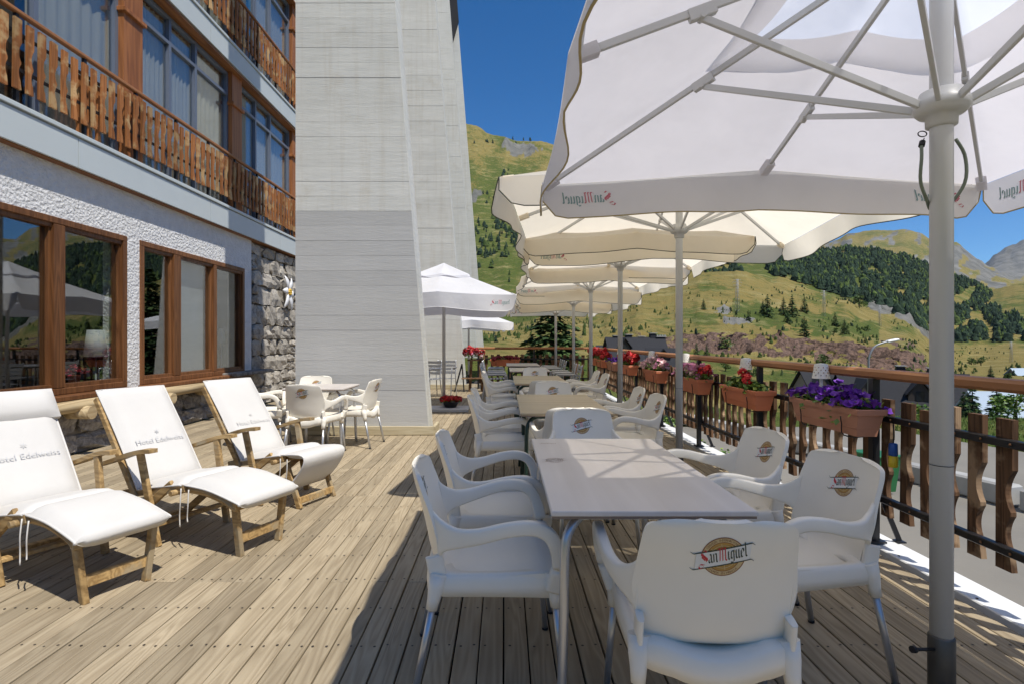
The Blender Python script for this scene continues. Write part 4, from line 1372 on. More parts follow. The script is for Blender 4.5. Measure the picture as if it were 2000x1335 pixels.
def logo2d(full=True):
    """flat emblem about 1 wide: list of (verts2d, faces, mat, layer)"""
    out = []
    def disc(r0, r1, mi, lay, n=40):
        vs = []; fs = []
        for i in range(n):
            a = 2 * PI * i / n
            vs += [(r0 * math.cos(a), r0 * math.sin(a)), (r1 * math.cos(a), r1 * math.sin(a))]
        for i in range(n):
            j = (i + 1) % n
            fs.append((2 * i, 2 * i + 1, 2 * j + 1, 2 * j))
        out.append((vs, fs, mi, lay))
    if full:
        disc(0.001, .295, 0, 1); disc(.295, .31, 2, 1); disc(.31, .385, 1, 1); disc(.385, .405, 2, 1)
        for r_ in (.09, .16, .23):
            disc(r_, r_ + .012, 1, 2, 28)
        for k in range(4):
            a = PI * k / 4 + .2
            c_, s_ = math.cos(a), math.sin(a)
            out.append(([(-.28 * c_ - .005 * s_, -.28 * s_ + .005 * c_), (.28 * c_ - .005 * s_, .28 * s_ + .005 * c_), (.28 * c_ + .005 * s_, .28 * s_ - .005 * c_), (-.28 * c_ + .005 * s_, -.28 * s_ - .005 * c_)], [(0, 1, 2, 3)], 1, 2))
        for txt, up in (('CERVEZA INTERNACIONAL', 1), ('FUNDADA EN MANILA', 0)):
            n = len(txt); sp = .094 if up else .102
            for i, ch in enumerate(txt):
                if ch == ' ': continue
                vs, fs = text2d(ch, .066)
                if not vs: continue
                w_ = max(p[0] for p in vs)
                if up:
                    a = PI / 2 + .10 - (i - (n - 1) / 2) * sp; rot = a - PI / 2; rr = .325
                else:
                    a = -PI / 2 - .0 + (i - (n - 1) / 2) * sp; rot = a + PI / 2; rr = .370
                cc, s2 = math.cos(rot), math.sin(rot)
                ox, oy = rr * math.cos(a), rr * math.sin(a)
                out.append(([(ox + (px - w_ / 2) * cc - py * s2, oy + (px - w_ / 2) * s2 + py * cc) for px, py in vs], fs, 2, 2))
    # banner, tilted
    tl = math.radians(14); ct, st = math.cos(tl), math.sin(tl)
    rt = lambda p: (p[0] * ct - p[1] * st, p[0] * st + p[1] * ct)
    sh = .035
    bn = [(-.52 - sh, -.165), (.50 - sh, -.165), (.52 + sh, .165), (-.50 + sh, .165)]
    N = 8
    vs = []; fs = []
    for i in range(N + 1):
        t = i / N
        vs += [rt((bn[0][0] + (bn[1][0] - bn[0][0]) * t, bn[0][1])), rt((bn[3][0] + (bn[2][0] - bn[3][0]) * t, bn[3][1]))]
    for i in range(N): fs.append((2 * i, 2 * i + 2, 2 * i + 3, 2 * i + 1))
    if full: out.append((vs, fs, 3, 3))
    for sgn, y in ((1, .165), (-1, -.165)):
        ctr = [(-.60 + sgn * sh, y + .055), (-.55 + sgn * sh, y), (-.47 + sgn * sh, y), (0, y), (.47 + sgn * sh, y), (.53 + sgn * sh, y - .005), (.575 + sgn * sh, y - .05)]
        ctr = spline(ctr, 15); vs = []; fs = []
        for i, p in enumerate(ctr):
            w_ = .013 * (1 - .5 * abs(i - 7) / 7)
            vs += [rt((p[0], p[1] - w_)), rt((p[0], p[1] + w_))]
        for i in range(14): fs.append((2 * i, 2 * i + 2, 2 * i + 3, 2 * i + 1))
        if full: out.append((vs, fs, 4, 4))
    k = .88 / WMW
    for q, cap in WM:
        out.append(([rt((-.44 + px * k, -.075 + py * k * 1.28)) for px, py in q], [(0, 1, 2, 3)], 5 if cap else 4, 5))
    return out
LG = logo2d()

# ================================================================== RESIN CHAIR
rows_ = spline([  # y, z, half width, curl, dip
 (.245, .395, .222, 0, 0), (.262, .425, .226, 0, 0), (.245, .448, .228, 0, .0), (.12, .440, .232, 0, .008), (-.04, .430, .228, .0, .012), (-.15, .432, .222, .01, .008),
 (-.205, .462, .196, .03, 0), (-.228, .525, .208, .045, 0), (-.243, .60, .224, .050, 0), (-.262, .68, .216, .046, 0), (-.283, .750, .208, .040, 0), (-.291, .784, .202, .036, 0), (-.295, .804, .186, .03, 0), (-.297, .815, .135, .02, 0), (-.298, .820, .06, .005, 0)], 52)
NC = 17
def shell_pt(r, v):
    y, z, hw, cu, dp = r
    return Vector((hw * v, y + cu * abs(v) ** 2.2, z + dp * (abs(v) ** 2.0) - (0 if dp else 0)))
S0 = [[shell_pt(r, -1 + 2 * j / (NC - 1)) for j in range(NC)] for r in rows_]
def offs(S, t):
    out = []
    for i in range(len(S)):
        row = []
        for j in range(NC):
            du = S[min(i + 1, len(S) - 1)][j] - S[max(i - 1, 0)][j]
            dv = S[i][min(j + 1, NC - 1)] - S[i][max(j - 1, 0)]
            n = du.cross(dv); n.normalize()
            row.append(S[i][j] + n * t)
        out.append(row)
    return out
SA, SB = offs(S0, .0085), offs(S0, -.0085)
mbs = MB()
n0 = len(S0)
mbs.grid(SA); mbs.grid(SB)
def ring(S):
    return [S[0][j] for j in range(NC)] + [S[i][NC - 1] for i in range(1, n0)] + [S[n0 - 1][j] for j in range(NC - 2, -1, -1)] + [S[i][0] for i in range(n0 - 2, 0, -1)]
ra, rb = ring(SA), ring(SB); rm = [(a + b) / 2 + (Vector((0, 0, 0)) if 0 else ((a + b) / 2 - (S0[min(max(i, 0), 0)][0] * 0 + (a + b) / 2))) for i, (a, b) in enumerate(zip(ra, rb))]
mbs.grid([ra, rb], close=True)
shell_tri = BVHTree.FromPolygons([Vector(p) for p in mbs.v], [f for f in mbs.f])
# apron round the seat with arched lower edge
ap = [(-.226, .235), (-.234, .10), (-.232, -.08), (-.220, -.185), (-.175, -.225), (-.09, -.240), (0, -.243), (.09, -.240), (.175, -.225), (.220, -.185), (.232, -.08), (.234, .10), (.226, .235)]
ap = spline(ap, 37)
def zlow(i):
    t = i / 36
    for a, b, d in ((0, .40, .035), (.40, .60, .04), (.60, 1, .035)):
        if a <= t <= b:
            s_ = math.sin(PI * (t - a) / (b - a)) ** .8
            return .362 + (.022 * s_ if a != .40 else -.022 * s_)
def ztop(i):
    t = i / 36
    return .452 - (.034 * math.sin(PI * (t - .36) / .28) if .36 < t < .64 else 0)
inn = []; out_ = []
c0 = Vector((0, 0))
for i, p in enumerate(ap):
    p = Vector(p); q = Vector((p.x * .965, p.y * .965))
    out_.append([(p.x, p.y, zlow(i)), (p.x * 1.012, p.y * 1.012, (zlow(i) + ztop(i)) / 2), (p.x, p.y, ztop(i) - .006), (p.x * .97, p.y * .965, ztop(i) + .006), (p.x * .90, p.y * .62, ztop(i) + .012)])
    inn.append([(q.x * .93, q.y * .62, ztop(i) - .005), (q.x, q.y, zlow(i))])
mbs.grid([a + b for a, b in zip(out_, inn)], close=True)
SOCK = [(-.214, .222), (.214, .222), (-.205, -.190), (.205, -.190)]
FEET = [(-.245, .262), (.245, .262), (-.232, -.285), (.232, -.285)]
for (x, y), (fx_, fy_) in zip(SOCK, FEET):
    d = Vector((fx_ - x, fy_ - y, -.44))
    P = [Vector((x, y, .46)) + d * t for t in (0, .12, .20, .285)]
    mbs.tube(P, [.034, .030, .024, .0205], 12, flat=(1, 1))
shell_me = mbs.mesh('shell', M_plastic)
bm = bmesh.new(); bm.from_mesh(shell_me); bmesh.ops.recalc_face_normals(bm, faces=bm.faces); bm.to_mesh(shell_me); bm.free()
def arm_mesh(sg):
    """flat moulded band: starts as a tall fin on the back edge, runs forward, turns down to the seat"""
    n_ = 44
    P = spline([(.205, -.203, .602), (.224, -.176, .600), (.249, -.125, .600), (.271, -.05, .612), (.284, .05, .637), (.286, .135, .643), (.284, .194, .620), (.278, .226, .568), (.266, .240, .505), (.246, .236, .445), (.228, .226, .40)], n_)
    HW = spline([(.010,), (.012,), (.015,), (.017,), (.018,), (.0185,), (.0185,), (.0185,), (.019,), (.021,), (.023,)], n_)
    HH = spline([(.092,), (.058,), (.036,), (.027,), (.025,), (.025,), (.025,), (.026,), (.028,), (.033,), (.036,)], n_)
    mb = MB(); rows = []; m_ = 16
    for i in range(n_):
        p = Vector((sg * P[i][0], P[i][1], P[i][2]))
        a_ = P[min(i + 1, n_ - 1)]; b_ = P[max(i - 1, 0)]
        t = Vector((sg * (a_[0] - b_[0]), a_[1] - b_[1], a_[2] - b_[2])).normalized()
        ax = Vector((1, 0, 0)); ax = (ax - t * ax.dot(t)).normalized(); bx = t.cross(ax)
        if bx.z < 0: bx = -bx
        k_ = 1 - min(1, i / 9)
        bx = (bx * (1 - k_) + Vector((0, -.20, 1)) * k_).normalized()
        row = []
        for k in range(m_):
            th = 2 * PI * k / m_
            c_, s_ = math.cos(th), math.sin(th)
            c_ = math.copysign(abs(c_) ** .45, c_); s_ = math.copysign(abs(s_) ** .45, s_)
            row.append(p + ax * c_ * HW[i][0] + bx * s_ * HH[i][0])
        rows.append(row)
    mb.grid(rows, close=True)
    L_ = (n_ - 1) * m_
    mb.f += [tuple(reversed(range(m_))), tuple(L_ + k for k in range(m_))]; mb.m += [0, 0]; mb.s += [False, False]
    Q_ = spline([(.207, -.208, .525), (.208, -.203, .50), (.208, -.198, .47), (.206, -.190, .42)], 10)
    mb.tube([(sg * x, y, z) for x, y, z in Q_], .032, 14, side=(1, 0, 0), flat=(.34, 1.0), sq=.6)
    me = mb.mesh('armrest', M_plastic)
    b2 = bmesh.new(); b2.from_mesh(me); bmesh.ops.recalc_face_normals(b2, faces=b2.faces); b2.to_mesh(me); b2.free()
    return me
arm_me = [arm_mesh(-1), arm_mesh(1)]
leg_me = []
for (x, y), (fx_, fy_) in zip(SOCK, FEET):
    d = Vector((fx_ - x, fy_ - y, -.46))
    mb = MB().tube([Vector((x, y, .46)) + d * t for t in (.24, .6, .985)], .0128, 10)
    a = Vector((x, y, .46)) + d * .975
    mb.tube([a, a + d * .024], .0145, 10, mi=1)
    leg_me.append(mb.mesh('leg', [M_alu, M_black]))
def stick_on(sgn, size, zc, mats=LOGO):
    """print the emblem on the curved backrest; sgn -1: rear, +1: front"""
    mb = MB(); cache = {}
    for vs, fs, mi, lay in LG:
        P = []
        for u, w in vs:
            x = u * size * (-sgn); z = zc + w * size
            hit = shell_tri.ray_cast(Vector((x, sgn * 1.0 if sgn < 0 else .2, z)), Vector((0, -sgn, 0)))
            y = hit[0].y if hit[0] is not None else -.27
            P.append((x, y + sgn * (.0006 + .00035 * lay), z))
        mb.add(P, fs, mi)
    return mb.mesh('printed_emblem', mats)
# front face is looked at from +y: its x axis runs to the left
logo_back = stick_on(-1, .135, .715); logo_front = stick_on(1, .135, .705)
logo_back = stick_on(-1, .143, .722)
def make_chair(label, loc, rz):
    t = thing('resin_armchair', label, 'chair', loc, rz, 'white resin armchairs')
    link('shell', shell_me, t)
    for m_ in arm_me: link('armrest', m_, t)
    for m_ in leg_me: link('leg', m_, t)
    link('printed_emblem', logo_back, t); link('printed_emblem', logo_front, t)
    return t
CH0 = None
def chair(X, Y, rz, label, z=0):
    """rz: 0 faces away from the camera (+y); 90 faces left"""
    global CH0
    rz = math.radians(rz)
    if CH0 is None:
        CH0 = make_chair(label, (X, Y, z), rz); return CH0
    return dup(CH0, (X, Y, z), rz, label)

# ================================================================== PLACES: CHAIRS AND TABLES
chair(.605, 1.72, -4, 'nearest white resin armchair, seen from behind at the head of the near table')
chair(-.06, 2.16, -86, 'white armchair at the left of the near table, closest to the camera')
chair(-.05, 2.80, -88, 'white armchair at the left of the near table, second from the camera')
chair(1.165, 2.22, 97, 'white armchair at the right of the near table, nearest the big pole')
chair(1.14, 2.86, 94, 'white armchair at the right of the near table, second along, below the purple petunias')
chair(.56, 3.50, 184, 'white armchair facing the camera across the far end of the near table')
chair(.50, 4.12, 1, 'white armchair back to back with the one at the far end of the near table')
chair(-.02, 4.70, -88, 'white armchair left of the second table, nearer one of the pair')
chair(-.03, 5.38, -90, 'white armchair left of the second table, farther one of the pair')
chair(1.11, 4.78, 93, 'white armchair right of the second table, nearer one, beside the fence')
chair(1.12, 5.50, 90, 'white armchair right of the second table, farther one by the thin pole')
chair(.58, 6.02, 183, 'white armchair facing the camera at the far end of the second table')
chair(.50, 6.72, 2, 'white armchair turned away at the near end of the third table')
chair(-.02, 7.62, -90, 'white armchair left of the third table, nearer one')
chair(-.04, 8.36, -91, 'white armchair left of the third table, farther one')
chair(1.20, 7.75, 92, 'white armchair right of the third table, nearer one')
chair(1.20, 8.50, 90, 'white armchair right of the third table, farther one')
chair(.55, 9.30, 181, 'white armchair facing the camera at the far end of the third table')
chair(-2.16, 6.12, -8, 'white armchair with its back to the camera at the table by the buttress')
chair(-2.52, 7.02, 186, 'white armchair facing the camera behind the table by the buttress')
chair(-1.86, 6.72, 82, 'white armchair in profile right of the table by the buttress')
chair(-2.95, 6.60, -80, 'white armchair left of the table by the buttress, half hidden behind the loungers')

def table(label, X0, X1, Y0_, Y1_, topm, legm, rz=0, tops=1, ang=0):
    w, l = X1 - X0, Y1_ - Y0_
    t = thing('terrace_table', label, 'table', ((X0 + X1) / 2, (Y0_ + Y1_) / 2, 0), rz, 'terrace tables')
    for k in range(tops):
        ll = l / tops
        y = -l / 2 + ll * (k + .5)
        tp = MB().box((0, y, .73), (w, ll - .004, .018), ch=.003).build('tabletop', topm, t)
        MB().box((0, y, .717), (w - .006, ll - .010, .009)).build('edge_band', M_tabedge, tp)
        fr = MB()
        for s_ in (-1, 1):
            fr.bar((s_ * (w / 2 - .12), y - ll / 2 + .08, .698), (s_ * (w / 2 - .12), y + ll / 2 - .08, .698), .025, .025)
            fr.bar((-(w / 2 - .11), y + s_ * (ll / 2 - .09), .699), (w / 2 - .11, y + s_ * (ll / 2 - .09), .699), .025, .023)
        fr.build('underframe', legm, t)
        for sx in (-1, 1):
            for sy in (-1, 1):
                x0 = sx * (w / 2 - .045); y0 = y + sy * (ll / 2 - .045)
                P = spline([(x0 + sx * .012, y0 + sy * .012, .0), (x0, y0, .35), (x0 - sx * .004, y0 - sy * .004, .58), (x0 - sx * .022, y0 - sy * .02, .655), (x0 - sx * .07, y0 - sy * .055, .695), (x0 - sx * .13, y0 - sy * .09, .70)], 22)
                MB().tube(P, .0165, 10).build('leg', legm, t)
    return t
t1 = table('near pale pinkish laminate table with grey curved legs and sunlit patch', .155, .835, 1.765, 3.08, M_tabpink, M_alu)
mb = MB()
for q, cap in WM:
    mb.add([(-.30 + px * .014, .50 + py * .014, .7398) for px, py in q], [(0, 1, 2, 3)])
for vs, fs, mi, lay in LG:
    if mi in (2, 4, 5): mb.add([(-.26 + u * .10, .10 + w * .12, .7396) for u, w in vs], fs)
mb.build('faint_print', M_ffaint, t1)
table('second table of two joined beige tops on dark green legs', .125, .845, 4.14, 5.60, M_tabbeige, M_greenmetal, tops=2)
table('third beige table of two joined tops, beyond the second', .135, .855, 7.00, 8.55, M_tabbeige, M_greenmetal, tops=2)
table('fourth grey topped table among the aluminium chairs', .10, .85, 9.9, 11.1, M_tabpink, M_greenmetal)
table('farthest table at the end of the terrace row', .05, .80, 12.0, 13.3, M_tabpink, M_greenmetal)
table('pale square table by the foot of the near buttress', -2.60, -1.88, 6.28, 6.98, M_tabpink, M_alu)

def alu_chair(label, X, Y, rz):
    t = thing('aluminium_chair', label, 'chair', (X, Y, 0), math.radians(rz), 'aluminium slat chairs')
    for sx in (-1, 1):
        MB().tube(spline([(sx * .25, .24, 0), (sx * .255, .22, .40), (sx * .26, .20, .62), (sx * .26, .14, .655), (sx * .26, -.18, .655)], 18), .012, 8).build('front_leg', M_alu, t)
        MB().tube(spline([(sx * .24, -.30, 0), (sx * .235, -.22, .42), (sx * .23, -.25, .62), (sx * .22, -.30, .84)], 16), .012, 8).build('rear_leg', M_alu, t)
        MB().box((sx * .262, .0, .672), (.045, .34, .018), ch=.006).build('armrest', M_alu, t)
    for k in range(6):
        MB().box((0, .19 - k * .075, .43 - .003 * k), (.47, .058, .012), ch=.003).build('seat_slat', M_alu, t)
    for k in range(4):
        MB().box((0, -.235 - k * .019, .55 + k * .08), (.44, .012, .06), ch=.003).build('back_slat', M_alu, t)
    return t
AC = alu_chair('aluminium slat chair left of the fourth table, nearer one', -.15, 10.2, -90)
for X, Y, rz, lb in ((-.18, 11.0, -90, 'aluminium slat chair left of the fourth table, farther one'), (-.2, 12.4, -90, 'aluminium slat chair left of the farthest table'),
                     (1.15, 10.2, 90, 'aluminium slat chair right of the fourth table, nearer one'), (1.15, 10.95, 88, 'aluminium slat chair right of the fourth table, farther one'),
                     (1.1, 12.3, 90, 'aluminium slat chair right of the farthest table, nearer one'), (1.1, 13.1, 90, 'aluminium slat chair right of the farthest table, farther one'),
                     (-1.78, 12.2, 150, 'silver slat chair at the foot of the second buttress, left of its twin'), (-1.42, 12.5, 170, 'silver slat chair at the foot of the second buttress, right behind the white parasol pole')):
    dup(AC, (X, Y, 0), math.radians(rz), lb)

# ================================================================== PARASOLS
def parasol(label, X, Y, a, rot, zmid, zcor, zap, b, zs, canv, pipe, rib_m, pole_r=.032, vh=.21, vent=True, cap_m=None, logo=((-.8, .8), (-.8, .8), (), (-.8, .8)), seed=0, sleeve=False, rs=.63, group='square parasols over the terrace', base='sleeve', sway=1.0, vnames=None):
    Q = random.Random(seed)
    t = thing('parasol', label, 'parasol', (X, Y, 0), math.radians(rot), group)
    # pole
    prof = [(pole_r, .0), (pole_r, zap - .05), (pole_r * .6, zap)]
    pole = MB().lathe(prof, n=20).build('pole', rib_m, t)
    mb = MB().lathe([(pole_r + .0012, .86), (pole_r + .0012, .862)], n=20)
    mb.build('pole_joint', M_black, pole)
    if sleeve:
        MB().lathe([(pole_r + .006, -.15), (pole_r + .006, .255), (pole_r + .001, .262)], n=24).build('base_sleeve', plain('oxidised_steel_sleeve', (0.10, 0.095, 0.085), .45, .6, var=.4, nscale=9), t)
        s = MB().tube([(-.03, -.01, .215), (-.13, -.045, .235)], .006, 8)
        s.tube([(-.128, -.045, .2345), (-.142, -.05, .2375)], .012, 8)
        s.build('clamp_bolt', M_black, t)
    else:
        MB().lathe([(.17, 0), (.17, .025), (pole_r + .008, .035), (pole_r + .006, .25)], n=24).build('base_plate', M_black if base == 'sleeve' else M_umbalu, t)
    NS = 18
    per = []
    for s_ in range(4):
        for i in range(NS):
            per.append((s_, -1 + 2 * i / NS))
    def edge_pt(s_, u):
        c = (u, 1) if s_ == 0 else (1, -u) if s_ == 1 else (-u, -1) if s_ == 2 else (-1, u)
        return c
    def surf(s_, u, k):
        """k: 0 centre .. 1 hem"""
        cx, cy = edge_pt(s_, u)
        hem = zmid - (zmid - zcor) * abs(u) ** 1.3
        sag = math.sin(PI * abs(u)) if abs(u) < 1 else 0
        pull = 1 - .012 * sag * k
        z = zap + (hem - zap) * k
        z += .020 * sag * math.sin(PI * k) * -1 * 1.2 - .018 * sag * k
        return Vector((cx * a * k * pull, cy * a * k * pull, z))
    k0 = b / a if vent else .03
    NR = 10
    rows = [[surf(s_, u, k0 + (1 - k0) * i / NR) for s_, u in per] for i in range(NR + 1)]
    mb = MB(); mb.grid(rows, close=True)
    can = mb.build('canopy', canv, t, fix=False)
    if vent:
        k1 = k0 + .10
        rows = [[surf(s_, u, k1 * i / 4) + Vector((0, 0, .075 - .03 * i / 4)) for s_, u in per] for i in range(5)]
        rows[0] = [Vector((0, 0, zap + .08))] * len(per)
        mb = MB(); mb.grid(rows, close=True)
        # short hem hanging from the vent cap
        drop = [[p + Vector((p.x * .03, p.y * .03, -.035 - .02 * math.sin(i * .7))) for i, p in enumerate(rows[-1])]]
        mb.grid([rows[-1], drop[0]], close=True)
        mb.build('vent_cap', cap_m or canv, can, fix=False)
    # valances, one per side
    for s_ in range(4):
        ph = Q.uniform(0, 6)
        nU, nV = 36, 6
        us = [-1 + 2 * i / nU for i in range(nU + 1)]
        nx, ny = edge_pt(s_, 0)
        n_ = Vector((nx, ny, 0))
        def vp(u, v):
            p = surf(s_, max(-1, min(1, u)), 1.0)
            hh = vh * (1 + .05 * math.sin(u * 4 + ph))
            e = 1 - abs(u)
            rc = .13
            if e < rc:                      # rounded lower corner
                hh *= .45 + .55 * math.sqrt(max(0, 1 - (1 - e / rc) ** 2))
            wav = sway * (.030 * math.sin(u * 5.2 + ph) + .020 * math.sin(u * 11 + ph * 2) + .012) * v
            if abs(u) > .97: wav *= .6
            return p + n_ * (wav + .004) + Vector((0, 0, -hh * v))
        rows = [[vp(u, i / nV) for u in us] for i in range(nV + 1)]
        mb = MB(); mb.grid(rows)
        va = mb.build('valance', canv, t, fix=False)
        P = [vp(-1, i / nV) for i in range(nV)] + [vp(u, 1) for u in us] + [vp(1, 1 - (i + 1) / nV) for i in range(nV)]
        MB().tube(P, .0042, 5).build('piping', pipe, va)
        if logo and logo[s_]:
            for uc in logo[s_]:
                mb = MB(); kk = .30 / a / WMW
                wu = Vector(edge_pt(s_, 1)) - Vector(edge_pt(s_, -1))
                for q, cap in WM:
                    for side in (1, -1):
                        vs = []
                        for px, py in q:
                            u = uc - (px - WMW / 2) * kk * 1.0 * (-1)
                            v = .58 - py * kk * a / vh * .9
                            e = 1e-3
                            u_ = uc + (px - WMW / 2) * kk * (-1)
                            p = vp(u_, v)
                            vs.append(p + n_ * .0025 * side)
                        mb.add(vs, [(0, 1, 2, 3)], 0 if cap else 1)
                nm_ = mb.build('printed_name', [M_fred, M_fteal], va)
    # ribs, struts
    hubz = zap - .09
    for i in range(8):
        s_, u = i // 2, (0 if i % 2 == 0 else 1)
        p = surf(s_, u, .985) + Vector((0, 0, -.022)); q = Vector((p.x * .04, p.y * .04, hubz + .02))
        rb = MB().bar(q, p, .017, .028, ch=.002).build('rib', rib_m, t)
        # fabric pocket at the end of the rib
        d = (p - q).normalized()
        MB().bar(p - d * .085, p + d * .01, .045, .045).build('rib_pocket', canv, rb)
        L = rs * a / (math.hypot(p.x, p.y))
        m_ = q + (p - q) * L + Vector((0, 0, -.028))
        ang = math.atan2(p.y, p.x)
        h0 = Vector((math.cos(ang) * (pole_r + .034), math.sin(ang) * (pole_r + .034), zs))
        st = MB().bar(h0, m_, .015, .026, ch=.002)
        st.build('strut', rib_m, t)
        mb = MB().bar(m_ - d * .05 + Vector((0, 0, .02)), m_ + d * .05 + Vector((0, 0, .02)), .026, .045, ch=.003)
        mb.tube([m_ + Vector((-math.sin(ang) * .022, math.cos(ang) * .022, 0)), m_ - Vector((-math.sin(ang) * .022, math.cos(ang) * .022, 0))], .010, 8)
        mb.build('strut_bracket', rib_m, rb)
    mb = MB().lathe([(pole_r + .004, -.075), (pole_r + .012, -.07), (pole_r + .013, -.035), (pole_r + .034, -.03), (pole_r + .050, -.012), (pole_r + .050, .012), (pole_r + .036, .024), (pole_r + .03, .05), (pole_r + .003, .055)], (0, 0, zs), n=28)
    mb.build('runner', rib_m, t)
    MB().lathe([(pole_r + .004, -.03), (pole_r + .045, -.025), (pole_r + .045, .03), (pole_r, .05)], (0, 0, hubz), n=20).build('top_hub', rib_m, t)
    return t
u1 = parasol('big white parasol overhead at the right with its thick pole by the fence', 1.545, 1.90, 1.315, 0, 2.315, 2.225, 2.83, .45, 2.125, M_canvas, M_goldpipe, M_umbalu, .0345, .215, cap_m=M_vent, seed=3, sleeve=True)
# sprung security cable looped under the runner
P = spline([(-.045, .02, 2.02), (-.070, .0, 1.99), (-.078, -.01, 1.94), (-.074, 0, 1.86), (-.045, .01, 1.80), (.0, .04, 1.765), (.05, .02, 1.79), (.084, 0, 1.86), (.083, 0, 1.95), (.05, .0, 2.01)], 40)
mb = MB().tube(P[3:], .0055, 8)
mb.build('cable_loop', plain('sprung_cable', (.16, .19, .15), .5, .3), u1)
mb = MB().tube(P[:5], .0018, 6)
mb.tube([P[3], P[5]], .010, 8)
mb.tube([(-.052 + .016 * math.cos(q * .5), .02, 2.035 + .010 * math.sin(q * .5)) for q in range(14)], .002, 6)
mb.build('cable_hook', M_black, u1)
CR = dict(canv=M_cream, pipe=M_darkpipe, rib_m=M_umbalu, logo=((-.8,), (), (), ()))
parasol('second parasol from the camera, cream canopy, above the second table', 1.61, 4.95, 1.49, -6.3, 2.47, 2.40, 3.02, .4, 2.31, vh=.20, seed=5, sway=1.3, **CR)
parasol('third parasol from the camera, cream canopy', 1.52, 7.05, 1.24, -4, 2.46, 2.40, 2.92, .35, 2.28, vh=.18, seed=7, sway=1.2, **CR)
parasol('fourth parasol from the camera, cream canopy with scalloped hem', 1.52, 9.45, 1.22, 3, 2.40, 2.34, 2.86, .35, 2.20, vh=.19, seed=9, sway=1.2, **CR)
parasol('fifth parasol from the camera, cream canopy', 1.52, 11.8, 1.22, -3, 2.28, 2.22, 2.75, .35, 2.10, vh=.22, seed=11, **CR)
parasol('last parasol of the row, by the far end rail', 1.34, 14.0, 1.15, 5, 2.22, 2.16, 2.65, .35, 2.0, vh=.22, seed=13, **CR)
w1 = parasol('bright white parasol standing between the first two buttresses', -1.13, 10.05, 1.28, 2, 2.09, 2.04, 2.66, .36, 1.98, M_bright, M_whitepaint, M_umbalu, .03, .26, seed=15, sway=.8, base='plate', logo=((), (), (-.8,), ()))
parasol('small white parasol behind the second buttress', -1.10, 16.6, 1.2, 8, 1.88, 1.80, 2.32, .3, 1.75, M_bright, M_whitepaint, M_umbalu, .03, .22, seed=17, sway=1.2, logo=False)
t = tag(MB().box((-1.13, 10.0, .03), (.95, .55, .055), ch=.006).build('parasol_base_slab', M_plate), 'pale square slab under the white parasol beside the near buttress', 'base slab')

